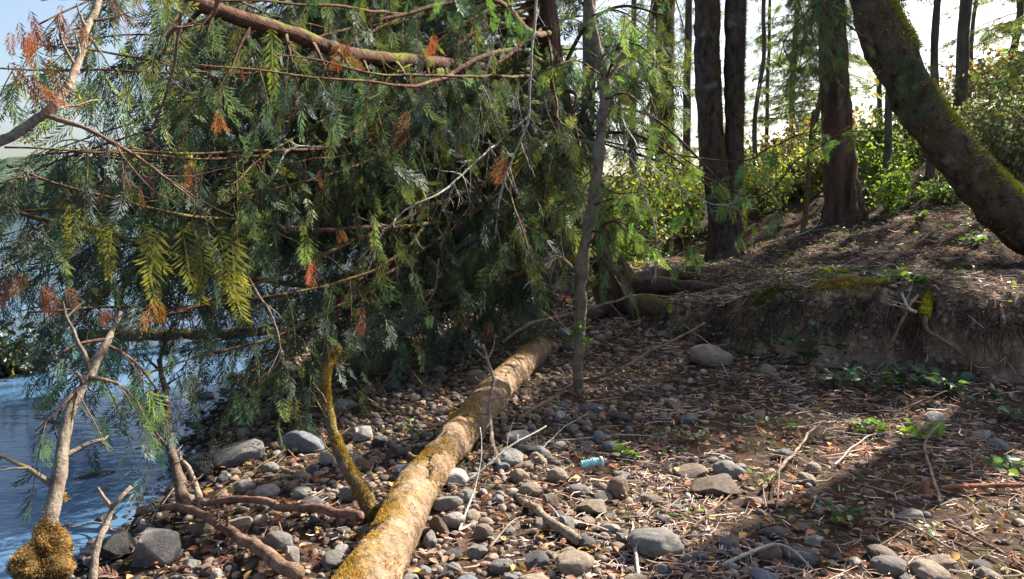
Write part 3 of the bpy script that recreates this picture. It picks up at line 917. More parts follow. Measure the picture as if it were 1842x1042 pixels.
# leaning mossy trunk at the right
pts = [(1990, 470), (1890, 432), (1800, 372), (1700, 262), (1640, 170), (1590, 60), (1560, -20), (1500, -260)]
Dl = 8.0
b = P(*pts[0], Dl); b[2] = hs(b[0], b[1])
c, rad = trunk_px(pts, Dl, [90, 88, 82, 73, 69, 69, 67, 60], 170, 1.1)
L1 = root('leaning_tree', b, 'thick dark mossy trunk leaning left across the top right corner', 'tree')
c = np.vstack([c[0] + np.array([.35, 0, -.45]), c]); rad = np.r_[rad[0] * 1.3, rad]
kd_ = np.linalg.norm(c - P(1612, 95, Dl), axis=1)
rad = rad * (1 + .22 * np.exp(-(kd_ / .22) ** 2))
mb = MB(); mb.tube(c, rad, 44, rough=.16, freq=3.4, ridge=2.6, ridge_amp=.12, stretch=.8)
# burl where the trunk kinks
part('trunk', mb, M['lean_bark'], L1, b)
mm = MB(); moss_on(mm, c[5:], rad[5:], 50000, (.75, .15, .6), (.26, .27, .06), (.02, .07), .55, .6)
part('moss', mm, M['moss'], L1, b, smooth_=False)
mm = MB()
# licorice fern hanging on the trunk below the burl
n_ = 50
pp = np.array([P(rng.normal(1630, 20) + 30 * (k / n_), 95 + 110 * k / n_ + rng.normal(0, 10), Dl - .44) for k in range(n_)])
scatter_multi(mm, CEDAR, pp, nrm(rng.normal(size=(n_, 3)) * .5 + np.array([.3, -.3, -.8])), nrm(rng.normal(size=(n_, 3)) * .3 + np.array([0, -1, .1])), rng.uniform(.14, .26, n_), tints(n_, (.05, .085, .035), .4))
part('fern', mm, M['cedar_leaf'], L1, b, smooth_=False)
for q in ([(1500, -120, 8), (1480, -10, 7.6), (1500, 40, 7.3)], [(1560, -60, 8), (1500, 10, 7.6), (1560, 75, 7.0)]):
    branch(L1, b, px3(q), .02, .006, M['limb_bark'], f0=.3, col=(.09, .16, .04), dens=.8, lb=(.15, .3), fs=(.12, .18))

# pair of trunks growing from one foot
R1, b, c, rad = ground_trunk('twin_trunk_tree', [(1308, 462), (1300, 400), (1282, 260), (1273, 130), (1272, 0), (1270, -120)], [62, 48, 44, 46, 44, 42],
    'dark twin-trunked tree with pale lichen patches, its two trunks rising side by side', moss=(5200, (1, .25, .1), (.02, .06), .5))
ground_trunk('twin_trunk_tree', [(1312, 462), (1322, 400), (1325, 260), (1325, 130), (1328, 0), (1332, -120)], [46, 36, 34, 36, 36, 34], '', part_root=R1, D=b[1] + .02, moss=(6500, (1, .25, .1), (.02, .07), .5))
RM_, bm_, _c, _r = ground_trunk('mossy_tree', [(1203, 395), (1197, 300), (1195, 180), (1196, 60), (1198, -100)], [46, 36, 34, 34, 32], 'brown trunk with a golden moss edge left of the twin trunks', moss=(3500, (1, .2, .1), (.02, .07), .35), lichen_moss=(.24, .17, .06))
for q, kw in [([(1195, -60), (1170, 20), (1135, 90)], 0), ([(1196, -60), (1225, 30), (1238, 100)], 0), ([(1196, 20), (1160, 110), (1120, 180)], 0), ([(1195, 120), (1165, 200), (1130, 260)], 0), ([(1196, 180), (1215, 240), (1250, 300)], 0)]:
    branch(RM_, bm_, [P(*q[0], bm_[1]), P(*q[1], bm_[1] - 1.0), P(*q[2], bm_[1] - 1.6)], .022, .005, M['limb_bark'], f0=.1, col=(.11, .15, .05), dens=.7, fs=(.2, .34), var=.4)
Rc, bc, cc_, rc_ = ground_trunk('red_cedar_tree', [(1520, 400), (1512, 300), (1503, 180), (1497, 60), (1492, -80)], [72, 58, 50, 46, 44], 'upright reddish cedar trunk standing left of the leaning mossy trunk', mat='cedar_bark', ridge=.3, moss=(1500, (1, .2, .1), (.015, .04), .5))
for q, kw in [([(1495, -40, bc[1]), (1470, 0, bc[1] - 1.5), (1420, 60, bc[1] - 2.2), (1400, 120, bc[1] - 2.4)], {}), ([(1495, -60, bc[1]), (1480, 40, bc[1] - 1.6), (1490, 90, bc[1] - 2.4), (1500, 130, bc[1] - 2.6)], {}),
              ([(1497, 80, bc[1]), (1450, 110, bc[1] - 1), (1410, 150, bc[1] - 1.4)], {}), ([(1495, -80, bc[1]), (1440, -20, bc[1] - 1.6), (1450, 60, bc[1] - 2.5), (1440, 130, bc[1] - 2.6)], {})]:
    branch(Rc, bc, px3(q), .025, .006, M['limb_bark'], f0=.2, col=(.10, .15, .05), dens=.9, fs=(.16, .26))
for k in range(16):  # boughs added out of view overhead to shade the foot of the bank
    e = bc + np.array([rng.uniform(-.6, 2.4), rng.uniform(-1.9, .3), 0]); e[2] = rng.uniform(4.5, 5.6)
    a_ = cc_[np.argmin(np.abs(cc_[:, 2] - e[2] - .4))]
    if proj(e)[1] > -20: e[2] += .5
    branch(Rc, bc, [a_, (a_ + e) / 2 + (0, 0, .3), e], .025, .006, M['limb_bark'], f0=.15, col=GREEN, dens=1.0, fs=(.2, .32), lb=(.25, .5), droop=.4)

OB = np.array([6.2, 7.25, 0.0]); OB[2] = hs(OB[0], OB[1])
OT = root('maple_tree', OB, 'upright trunk just outside the right edge, its shadow crossing the litter', 'tree')
mb = MB(); oc = smooth([OB + (.05, 0, -.3), OB + (0, 0, 2), OB + (.1, .1, 5), OB + (0, .2, 9)], 60); mb.tube(oc, np.linspace(.32, .20, 60), 24, rough=.1, freq=4)
part('trunk', mb, M['maple_bark'], OT, OB)
# thin sapling in the foreground rising through the cedar boughs
b = G(1040, 706)
S1 = root('sapling', b, 'slim grey-brown sapling stem standing upright beside the fallen log', 'sapling')
c, rad = trunk_px([(1040, 712), (1042, 600), (1046, 490), (1066, 370), (1080, 250), (1088, 150), (1066, 60), (1052, -60), (1050, -200)], b[1], [18, 19, 23, 21, 19, 19, 19, 18, 14], 120, 1.0)
mb = MB(); mb.tube(c, rad, 20, rough=.3, freq=12); twiggy(mb, c, .008, 46, (.08, .45), 2)
for q, r0 in [([(1046, 500), (1005, 462), (960, 480)], .012), ([(1088, 150), (1130, 90), (1160, 60)], .016), ([(1060, 400), (1100, 330), (1150, 300)], .01), ([(1078, 260), (1030, 250), (1000, 240)], .012), ([(1060, 20), (1020, -20), (1000, -40)], .012)]:
    c2 = smooth([P(*k, b[1]) for k in q], 24); w = mb; w.tube(c2, np.linspace(r0, r0 * .4, 24), 7, rough=.2, freq=20); twiggy(w, c2, r0 * .6, 6, (.1, .35), 2)
part('stem', mb, M['sapling_bark'], S1, b)
lf = MB(); n_ = 46
pp = np.array([P(1041 + rng.uniform(-16, 20), rng.choice([rng.uniform(520, 620), rng.uniform(590, 615)]), b[1] - .05) for k in range(n_)])
scatter(lf, LEAF, pp, rvec(n_), rvec(n_, .6), rng.uniform(.03, .06, n_), tints(n_, (.13, .28, .03), .2))
part('leaves', lf, M['broad_leaf'], S1, b, smooth_=False)
for q in ([(1088, 150, b[1]), (1120, 60, b[1] - .3), (1150, 20, b[1] - .5)], [(1066, 370, b[1]), (1110, 360, b[1] - .3), (1160, 390, b[1] - .5)], [(1050, 450, b[1]), (1100, 400, b[1] - .2), (1140, 440, b[1] - .4)]):
    branch(S1, b, px3(q), .010, .003, M['limb_bark'], f0=.15, col=(.10, .21, .05), dens=1.1, lb=(.12, .28), fs=(.10, .16))

for q in ([(1080, 330), (1110, 350), (1150, 345)], [(1060, 420), (1110, 400), (1185, 440)], [(1058, 440), (1090, 470), (1120, 520)], [(1075, 300), (1040, 330), (1010, 380)], [(1086, 180), (1130, 170), (1190, 230)], [(1088, 140), (1040, 110), (1000, 120)], [(1060, 30), (1110, 20), (1180, 60)], [(1085, 100), (1140, 80), (1200, 130)]):
    dd_ = [0, -.35, -.7]
    branch(S1, b, [P(x_, y_, b[1] + z_) for (x_, y_), z_ in zip(q, dd_)], .010, .003, M['limb_bark'], f0=.15, col=(.105, .165, .05), dens=1.05, lb=(.10, .24), fs=(.11, .2), droop=.7, var=.35)  # sunlit sprays: the sun is put into this brighter green

def crown_cloud(mbf, mbw, c, zrange, reach, n, tpls, fs, col, var=.3, center=None):
    """boughs of fronds around an upright far stem"""
    z0, z1 = zrange
    for k in range(n):
        z = rng.uniform(z0, z1)
        q = np.argmin(np.abs(c[:, 2] - z))
        t = (z - z0) / (z1 - z0)
        L = reach * (1.05 - .75 * t) * rng.uniform(.5, 1.1)
        an = rng.uniform(0, 2 * math.pi)
        d = np.array([math.cos(an), math.sin(an), rng.uniform(-.15, .2)])
        m = 8
        tt = np.linspace(0, 1, m)[:, None]
        b = c[q] + d * L * tt + np.array([0, 0, -1]) * L * .3 * tt ** 2
        mbw.tube(b, np.linspace(.02, .004, m), 4, cap=False)
        nf = max(5, int(L / .07))
        tpar = rng.uniform(.15, 1, nf)
        pos = c[q] + d * L * tpar[:, None] + np.array([0, 0, -1]) * L * .3 * tpar[:, None] ** 2 + rng.normal(size=(nf, 3)) * .05
        side = np.cross(d, (0, 0, 1)) * rng.choice([-1, 1], nf)[:, None]
        dd = nrm(d * .6 + side * rng.uniform(.2, 1, (nf, 1)) + np.array([0, 0, -1]) * rng.uniform(.1, .8, (nf, 1)))
        scatter_multi(mbf, tpls, pos, dd, rvec(nf, .8), rng.uniform(*fs, nf), tints(nf, col, var))

def far_tree(px, py, D, wpx, label, reach=1.4, n=40, zr=(1.0, 9), col=(.07, .12, .05), lean=0, cat='tree', group=None, topz=11, fs=(.3, .5), name='conifer_tree', mat='far_bark', tpls=None, moss=None):
    q = P(px, py, D); g = hs(q[0], q[1])
    b = np.array([q[0], q[1], g])
    r_ = root(name, b, label, cat, group)
    rad = wpx * .5 * D / FPX
    c = smooth([b + (0, 0, -.2), b + (lean * .3, 0, topz * .3), b + (lean * 1.2, 0, topz * .7), b + (lean * 1.5, 0, topz)], 50)
    c[:, :2] += np.stack([fbm(np.stack([c[:, 2] * .6 + s_ + px, 0 * c[:, 2], 0 * c[:, 2]], -1), 2) for s_ in (0, 50)], -1) * .07
    w = MB(); w.tube(c, np.linspace(rad * 1.15, rad * .35, 50), 14, rough=.1, freq=5)
    f = MB(); bw = MB()
    if n:
        crown_cloud(f, bw, c, (g + zr[0], g + zr[1]), reach, n, tpls or CEDAR_LO, fs, col)
        for V_ in bw.V: pass
        w.V += bw.V; w.Q += [q_ + w.n for q_ in bw.Q]; w.C += bw.C; w.n += bw.n
    part('trunk', w, M[mat], r_, b)
    if n: part('crown', f, M['cedar_leaf'], r_, b, smooth_=False)
    return r_
fg = 'slender forest trees behind the bank'
FT = [
 (1232, 0, 15, 14, 'slim dark trunk between the golden-edged trunk and the twin trunks', 0, 0, 0),
 (1358, 0, 17, 8, 'very thin pole of a tree just right of the twin trunks', .8, 10, .1),
 (1375, 0, 22, 6, 'hair-thin far tree further right of the twin trunks', .7, 8, 0),
 (1165, 0, 16, 12, 'dim grey trunk behind the cedar boughs left of the golden-edged trunk', 1.0, 14, .1),
 (1420, 0, 24, 10, 'hazy feathery evergreen with its crown left of the reddish cedar trunk', 2.4, 110, 0),
 (1465, 0, 21, 9, 'evergreen with feathery boughs close behind the reddish cedar trunk', 2.2, 100, 0),
 (1575, 0, 19, 8, 'thin bare tree in the gap between the red cedar and the leaning trunk', .6, 8, .1),
 (1722, 0, 17, 20, 'bent mossy trunk in the bright gap at the top right', .7, 10, -.6),
 (1732, 0, 22, 7, 'needle-thin dark pole beside the bent mossy trunk', .6, 6, 0),
 (1800, 0, 21, 12, 'sparse evergreen rising beyond the slope near the right edge', 2.3, 90, .2),
 (1900, 0, 17, 14, 'full evergreen at the right edge of the slope', 2.6, 110, 0),
 (1135, 0, 24, 12, 'dark distant evergreen seen through the gap above the cedar root', 2.0, 50, 0),
 (1260, 0, 30, 14, 'distant evergreen behind the twin trunks', 2.4, 50, 0),
]
for px_, py_, D_, w_, lab, rc, nn, ln in FT:
    far_tree(px_, 350, D_, w_, lab, reach=rc, n=nn, zr=(.6 if nn > 20 else 2.5, 9), lean=ln, col=(.13, .18, .06), fs=(.22, .38), topz=13)  # backlight is put into the lighter green of these crowns
# crowns added unseen above the frame to shade the slope and the bank
for px_, D_, w_, lab in ((1668, 14.0, 14, 'straight grey trunk with an added shade crown above the frame, right of the leaning trunk top'), (1590, 13.6, 12, 'slim trunk with an added shade crown above the frame, just left of the leaning trunk'), (1935, 12.4, 20, 'unseen shade tree added beyond the right edge behind the leaning trunk')):
    far_tree(px_, 350, D_, w_, lab, reach=2.3, n=120, zr=(4.6 if D_ > 12.1 else 4.9, 8.0), col=GREEN, fs=(.3, .5), topz=9)
# dense shoreline trees behind the cedar
SH = [(1060, 14, 'dark evergreen directly behind the cedar trunk'), (960, 17, 'dense evergreen behind the middle of the cedar boughs'), (860, 16, 'shadowed shoreline evergreen behind the pale curved twig'),
      (760, 20, 'bushy shoreline evergreen behind the big red limb'), (660, 24, 'deep green shoreline evergreen further along the beach'), (560, 30, 'shoreline evergreen where the beach curves away'), (460, 36, 'far shoreline evergreen behind the hanging sprays'),
      (380, 44, 'farthest shoreline evergreen beside the open water'), (905, 26, 'tall evergreen behind the gap over the fallen log'), (700, 34, 'tall far evergreen above the beach bend')]
for px_, D_, lab in SH:
    far_tree(px_, 400, D_, 22 * 16 / D_, lab, reach=2.1 + D_ * .035, n=(38 if px_ < 720 else 58), zr=(.8, 10 + D_ * .1), col=(.085, .115, .05), fs=(.26 + D_ * .006, .42 + D_ * .009), topz=14)

# sunlit broadleaf undergrowth on and behind the slope
def shrub(px, py, D, rx, rz, n, label, col=(.17, .22, .035), ls=(.06, .12), group=None, name='shrub', zoff=0):
    q = P(px, py, D); g = hs(q[0], q[1])
    b = np.array([q[0], q[1], g])
    r_ = root(name, b, label, 'shrub', group)
    w = MB(); f = MB()
    ns = 9
    ends = []
    for k in range(ns):
        an = rng.uniform(0, 2 * math.pi)
        e = b + np.array([math.cos(an) * rx * rng.uniform(.3, .9), math.sin(an) * rx * .7 * rng.uniform(.3, .9), rz * rng.uniform(.5, 1)])
        cc = smooth([b + (0, 0, -.05), b + (e - b) * .5 + (0, 0, rz * .15), e], 14)
        w.tube(cc, np.linspace(.014, .004, 14), 5)
        twiggy(w, cc, .008, 5, (rx * .2, rx * .5), 2)
        ends.append(cc)
    ends = np.vstack([e[4:] for e in ends])
    pos = ends[rng.integers(0, len(ends), n)] + rng.normal(size=(n, 3)) * np.array([rx, rx, rz]) * .2
    pos[:, 2] = np.maximum(pos[:, 2], g + .03)
    scatter(f, LEAF, pos, rvec(n, -.2), rvec(n, .5), rng.uniform(*ls, n), tints(n, col, .3, .15))
    part('stems', w, M['twig'], r_, b); part('leaves', f, M['broad_leaf'], r_, b, smooth_=False)
SHR = [(1105, 330, 11.5, .9, 1.3, 900, 'sunlit yellow-green bush behind the sapling stem', (.20, .26, .035)),
       (1150, 300, 13, 1.0, 1.5, 900, 'yellow-green bush behind the golden-edged trunk', (.17, .22, .035)),
       (1235, 330, 13.5, .9, 1.2, 800, 'leafy bush in the gap left of the twin trunks', (.15, .20, .035)),
       (1375, 330, 14, .9, .9, 700, 'bright yellow-green bush right of the twin trunks', (.19, .23, .045)),
       (1430, 330, 15, .9, .9, 700, 'olive leafy bush left of the reddish cedar trunk', (.17, .19, .05)),
       (1400, 280, 20, 1.8, .9, 500, 'far golden thicket on the crest left of the reddish cedar', (.18, .18, .06)),
       (1580, 280, 14, .8, 1.0, 500, 'green bush in the gap below the leaning trunk', (.14, .22, .04)),
       (1600, 300, 12, .5, .6, 240, 'small lime-leaved bush between cedar and leaning trunk', (.18, .30, .04)),
       (1650, 300, 17, 1.5, 1.1, 600, 'pale green thicket behind the leaning trunk', (.15, .19, .08)),
       (1760, 280, 14, 1.3, 1.2, 650, 'grey-green bush right of the leaning trunk', (.15, .18, .09)),
       (1840, 260, 13, 1.4, 1.5, 700, 'tall grey-green bush at the right edge', (.14, .17, .09)),
       (1800, 200, 19, 2.2, 1.6, 700, 'reddish-tipped thicket high on the slope at the right', (.24, .19, .08)),
       (1480, 250, 22, 2.2, 1.0, 500, 'orange-tinged thicket on the skyline behind the red cedar', (.22, .15, .05)),
       (1040, 380, 13, 1.0, 1.2, 800, 'yellow-lit bush seen through the boughs left of the sapling', (.22, .26, .03)),
       (950, 380, 13, 1.0, 1.2, 800, 'lit green bush glowing behind the thick cedar branch', (.18, .24, .03)),
       (1545, 280, 17, 1.2, .9, 500, 'green thicket just right of the reddish cedar trunk', (.11, .16, .05)),
       (1870, 280, 15, 1.2, 1.3, 500, 'dense bush cut by the right edge above the leaning trunk', (.10, .15, .05)),
       (1700, 330, 11.5, .7, .35, 300, 'low fern-like bush on the slope under the leaning trunk', (.08, .14, .04)),
       ]
for px_, py_, D_, rx, rz, n_, lab, col_ in SHR:
    shrub(px_, py_, D_, rx * 1.1, rz * 1.05, int(n_ * 1.7), lab, col_, ls=(.06, .12) if D_ < 14.5 else (.09, .2))
shrub(20, 640, 7.6, .55, .75, 1500, 'dark low bush standing in the water at the left edge', (.06, .075, .035))
#@@LOG
# ------------------------------------------------------------------ the fallen log
lp = [(655, 1180, .17), (690, 1000, .17), (745, 890, .17), (800, 815, .185), (850, 755, .19), (905, 690, .18), (945, 650, .18), (978, 622, .17)]
pts = []
for px_, py_, r_ in lp:
    for it in range(1):
        g = G(px_, min(py_, 1300)) if py_ < 1100 else np.array([-.62, 2.35, -.05])
    pts.append(np.array([g[0], g[1], 0.0]))
pts = np.array(pts)
# the pixel line is the log's middle; pull the point towards the camera by about its height
for k in range(len(pts)):
    if lp[k][1] < 1100:
        r_ = ray(lp[k][0], lp[k][1]); z = hs(pts[k][0], pts[k][1]) + .10
        t = (CAMZ - z) / -r_[2]
        pts[k] = np.array([0, 0, CAMZ]) + r_ * t
    else: pts[k][2] = .04
c = smooth(pts, 200)
rl = np.interp(np.linspace(0, 1, 200), np.linspace(0, 1, len(lp)), [.112, .108, .108, .112, .135, .122, .132, .118])
LOGC = c.copy()
ang = np.linspace(0, 1, 200)
rl = rl * (1 + .04 * np.sin(ang * 31) + .05 * np.sin(ang * 12))
b = c[80].copy(); b[2] = hs(b[0], b[1])
LG = root('fallen_log', b, 'pale barked fallen log with golden moss lying across the stony beach', 'log')
c5 = smooth(c[::5], 520); mb = MB(); mb.tube(c5, np.interp(np.linspace(0, 1, 520), np.linspace(0, 1, 200), rl), 110, rough=.10, freq=8, ridge=3.0, ridge_amp=.05, stretch=1.5)
for iq, dv, ll in ((64, (-.9, .1, .35), .07), (96, (.9, -.3, .1), .07), (124, (-.8, 0, .5), .06), (165, (-.8, -.1, .5), .09)):
    v_ = nrm(np.array(dv)); mb.tube(smooth([c[iq] + v_ * rl[iq] * .7, c[iq] + v_ * (rl[iq] + ll * .5), c[iq] + v_ * (rl[iq] + ll) + (.01, .02, 0)], 8), np.linspace(.020, .009, 8), 10, rough=.3, freq=25)
part('bark', mb, M['log_bark'], LG, b)
mm = MB(); moss_on(mm, c[5:95], rl[5:95], 30000, (-.35, -.1, 1), (.34, .22, .06), (.006, .016), .7, 1.4)
moss_on(mm, c[150:], rl[150:], 5000, (-.2, 0, 1), (.22, .19, .05), (.006, .016), .8, 1.4)
part('moss', mm, M['moss'], LG, b, smooth_=False)
# splits in the bark: thin dark slivers standing a few mm proud
def crack(i0, a0, length, wid, along):
    mbk = MB()
    m = 16
    T = nrm(np.gradient(c, axis=0))
    L_, R_ = [], []
    for k in range(m):
        t = k / (m - 1)
        ii = i0 + along * t * length
        aa = a0 + (1 - along) * t * length + .12 * math.sin(t * 7) + .05 * rng.normal()
        iq = int(np.clip(ii + 3 * math.sin(t * 5) + rng.normal() * .8, 0, 198))
        sd = nrm(np.cross(T[iq], (0, 0, 1))); upv = np.cross(sd, T[iq])
        v = sd * math.sin(aa) + upv * math.cos(aa)
        pnt = c[iq] + v * (rl[iq] * 1.0)
        L_.append(pnt)
    mbk.tube(np.array(L_), wid * np.sin(np.linspace(.1, 3.05, m)) * (1 + .4 * rng.normal(size=m)), 5, cap=False)
    return mbk
M['crack'] = plain_mat('dark bark split', (0.03, 0.02, 0.015), 1.0)
for args in [(58, -.15, .75, .007, 0), (48, .58, 10, .006, 1), (72, -.1, 5, .004, 1), (104, -.5, .8, .0035, 0), (84, .2, 3, .004, 1), (150, .1, .5, .004, 0), (128, .3, .4, .0035, 0)]:
    part('bark_split', crack(*args), M['crack'], LG, b)
# the mossy side limb rising from the log and a second darker one
mb = MB(); cc = smooth([P(672, 935, 3.55), P(646, 880, 3.62), P(612, 815, 3.75), P(592, 745, 3.9), P(585, 690, 4.0), P(594, 650, 4.1), P(610, 625, 4.15)], 70)
mb.tube(cc, np.linspace(.038, .018, 70), 12, rough=.25, freq=18); twiggy(mb, cc, .012, 8, (.08, .25), 2)
o_ = part('limb', mb, M['mossy_stick'], LG, b, 'mossy upright side limb')
mm = MB(); moss_on(mm, cc, np.linspace(.038, .018, 70), 9000, (.5, -.6, .3), (.22, .155, .04), (.006, .016), 1.2, 1.2)
part('moss', mm, M['moss'], o_, b, smooth_=False)
# ragged torn bark lip under the log's shaded bend
for k in range(9):
    iq = int(rng.uniform(60, 190)); a = c[iq] + np.array([.13, -.02, -.08]) + rng.normal(size=3) * .03
    e = a + np.array([rng.uniform(.0, .12), rng.uniform(-.15, .15), -rng.uniform(.02, .14)])
    mb = MB(); mb.tube(smooth([a, (a + e) / 2 + rng.normal(size=3) * .02, e], 6), np.linspace(.006, .002, 6), 4, cap=False)
    part('bark_splinter', mb, M['stick'], LG, b)

#@@STICKS
# ------------------------------------------------------------------ single sticks, snags and branches
def stick(name, pts, r0, r1, mat, label, cat='stick', tw=4, l=(.05, .2), group=None, moss=None, sides=9, gen=2, tint=(1, 1, 1), n=60):
    c = smooth(pts, n)
    c = c + np.stack([fbm(c * 6 + q * 7, 2) for q in range(3)], -1) * min(.012, r0)
    w = MB(); w.tube(c, np.linspace(r0, r1, n), sides, rough=.22, freq=.35 / max(r0, .004), C=tint)
    if tw: twiggy(w, c, r0 * .6, tw, l, gen, 4, 0, tint)
    o = pts[0].copy()
    if moss:
        r_ = root(name, o, label, cat, group)
        part('wood', w, M[mat], r_, o)
        mm = MB(); moss_on(mm, c[moss[4]:moss[5]], np.interp(np.linspace(0, 1, n), [0, 1], [r0, r1])[moss[4]:moss[5]] * moss[6], moss[0], moss[1], moss[3] if max(moss[2]) < .06 else moss[2], moss[2] if max(moss[2]) < .06 else moss[3], 1.6, 1.2)
        part('moss', mm, M['moss'], r_, o, smooth_=False)
        return r_
    return single(name, w, M[mat], o, label, cat, group)

# moss-clad snag at the lower left
SN = stick('mossy_snag', [P(40, 1150, 2.75), P(70, 1010, 2.9), P(92, 920, 3.0), P(108, 860, 3.1), P(120, 770, 3.25), P(150, 690, 3.4), P(195, 615, 3.6), P(215, 560, 3.8)], .045, .012, 'sapling_bark',
      'leaning snag with a thick sleeve of golden moss in the shallows, lower left', 'snag', 6, (.1, .3), moss=(1500, (0.2, -.3, .5), (.012, .03), (.25, .17, .04), 20, 26, 1.1))
mb = MB()
cc = smooth([P(40, 1180, 2.72), P(58, 1060, 2.85), P(82, 980, 2.93), P(95, 905, 3.02), P(106, 850, 3.1)], 60)
mr_ = np.interp(np.linspace(0, 1, 60), [0, .3, .45, .6, .72, .85, 1], [.085, .075, .10, .085, .06, .045, .03]) * (1 + .06 * np.sin(np.linspace(0, 14, 60)))
mr2 = (mr_ * np.r_[np.ones(30) * .85, np.linspace(.85, .35, 16), np.zeros(14)])[:46]
mb.tube(smooth(cc[:46], 150), np.interp(np.linspace(0, 1, 150), np.linspace(0, 1, 46), mr2), 72, rough=.6, freq=11, C=(.20, .135, .06), cap=False)
sv = mb.V[-1]; c1_ = smooth(cc[:46], 150)
ax_ = np.repeat(c1_, 72, 0)
kk = rng.integers(0, len(sv), 52000)
ou = nrm(sv[kk] - ax_[kk])
pt_ = fbm(sv[kk] * 16, 2)
kp = pt_ > -.95; kk = kk[kp]; ou = ou[kp]; pt_ = pt_[kp]; m_n = len(kk)
tn_ = tints(m_n, (.27, .175, .075), .4, .15) * (1 + .6 * pt_[:, None])
scatter(mb, (np.array([(-.10, 0, 0), (.10, 0, 0), (.05, 1, .15), (-.05, 1, .15)]), np.array([(0, 1, 2, 3)])), sv[kk] + rng.normal(size=(m_n, 3)) * .003, nrm(ou * .5 + rng.normal(size=(m_n, 3)) * .75 + (0, 0, -.25)), rvec(m_n), rng.uniform(.005, .019, m_n), np.clip(tn_, .01, .7))
for k in range(26):
    z_ = sv[rng.integers(0, len(sv))]; mb.tube(smooth([z_, z_ + rng.normal(size=3) * .02 + (0, 0, -.02), z_ + rng.normal(size=3) * .03 + (0, 0, -.05)], 6), np.linspace(.004, .001, 6), 4, cap=False, C=(.2, .14, .06))
part('moss_sleeve', mb, M['moss'], SN, tuple(P(40, 1150, 2.75)), None)
br = SN
of = P(40, 1150, 2.75)
for q in ([(150, 690, 3.4), (120, 720, 3.3), (60, 780, 3.2)], [(160, 680, 3.4), (210, 690, 3.5), (260, 740, 3.6)], [(190, 620, 3.6), (240, 650, 3.7), (300, 730, 3.8)], [(195, 610, 3.6), (140, 620, 3.5), (90, 650, 3.4)]):
    branch(SN, of, px3(q), .010, .003, M['twig'], f0=.1, col=(.07, .13, .055), dens=1.7, lb=(.15, .4), fs=(.12, .22))
stick('forked_stick', [P(165, 1060, 2.9), P(180, 980, 3.0), P(200, 920, 3.1), P(212, 900, 3.1), P(232, 876, 3.15)], .018, .010, 'stick', 'forked pale-tipped dead stick poking up from the shallows beside the mossy snag', tw=0)
o_ = stick('forked_stick', [P(200, 915, 3.1), P(190, 900, 3.1), P(178, 878, 3.12)], .010, .006, 'stick', None, tw=0)
# make the fork a part of the stick it belongs to
par = [o for o in COL.objects if o.name.startswith('forked_stick')][0]
o_.name = 'fork'; o_.parent = par; o_.location = o_.location - par.location
for k_ in ('label', 'category'):
    if k_ in o_: del o_[k_]
def gp(px, py, off=0.02): return G(px, py, off)
stick('dead_branch', [gp(340, 935, .03), P(325, 880, 3.9), P(306, 800, 4.1), P(298, 720, 4.3), P(285, 650, 4.5)], .036, .014, 'root', 'dark mossy bare branch rising upright out of the shallows above the brown fallen branch', 'branch', 8, (.1, .3))
stick('dead_branch', [gp(362, 925, .03), P(350, 875, 3.95), P(335, 840, 4.0), P(322, 825, 4.05)], .020, .012, 'stick', 'short pale stub of branch leaning beside the dark upright branch at the water edge', 'branch', 3, (.05, .1))
stick('dead_branch', [gp(255, 938, .06), gp(340, 940, .07), gp(420, 985, .07), gp(475, 1020, .06), gp(540, 1060, .06)], .018, .032, 'stick', 'thick rough brown branch lying on the cobbles at the bottom left, running toward the log', 'branch', 12, (.05, .2), tint=(.75, .6, .55))
stick('dead_branch', [gp(345, 925, .05), gp(430, 925, .08), gp(520, 938, .08), gp(600, 955, .1), gp(650, 968, .1)], .016, .026, 'stick', 'straight reddish-brown branch lying from the water edge to the fallen log', 'branch', 3, (.05, .15), tint=(.7, .52, .5))
stick('curved_branch', [gp(1040, 985, .02), gp(975, 945, .05), P(920, 880, 3.9), P(892, 810, 4.3), P(882, 740, 4.6), P(887, 680, 4.7), P(870, 620, 4.8)], .024, .010, 'stick', 'curved pale brown branch arching up from the cobbles just right of the fallen log', 'branch', 10, (.06, .25))
stick('dead_branch', [gp(930, 762, .02), gp(1030, 705, .05), P(1100, 672, 5.6), P(1180, 628, 5.9), P(1268, 583, 6.3)], .018, .010, 'stick', 'long brown stick slanting up to the right behind the foot of the sapling', 'branch', 4, (.08, .25), tint=(.8, .65, .6))
stick('dead_branch', [P(905, 615, 6.6), P(960, 580, 6.8), P(1030, 565, 7.0), P(1100, 545, 7.2), P(1160, 530, 7.4), P(1280, 545, 7.4)], .016, .007, 'stick', 'thin arching branch crossing in front of the big cedar root', 'branch', 8, (.1, .4))
stick('twig', [gp(825, 965, .02), P(855, 880, 3.7), P(866, 800, 3.9), P(865, 770, 4.0)], .006, .003, 'grey_twig', 'thin grey twig standing against the right side of the fallen log', 'twig', 4)
stick('twig', [P(835, 870, 3.9), P(880, 835, 4.0), P(920, 800, 4.1), P(982, 765, 4.3)], .008, .004, 'grey_twig', 'pale forked twig crossing the curved branch right of the log', 'twig', 5, (.06, .2))
stick('twig', [gp(1145, 1050, .03), gp(1140, 985, .06), P(1138, 930, 3.5), P(1155, 880, 3.6)], .008, .004, 'grey_twig', 'pale bare twig standing upright among the cobbles at the bottom centre', 'twig', 3)
stick('twig', [gp(1370, 890, .03), gp(1415, 845, .05), gp(1450, 805, .07), gp(1475, 790, .1)], .011, .007, 'stick', 'pale stick lying on the twig litter right of the flat slab stone', 'stick', 4)
stick('twig', [gp(1690, 915, .03), gp(1672, 860, .05), gp(1662, 815, .07), gp(1690, 790, .1)], .010, .006, 'stick', 'bent pale stick in the shadow at the lower right', 'stick', 4)
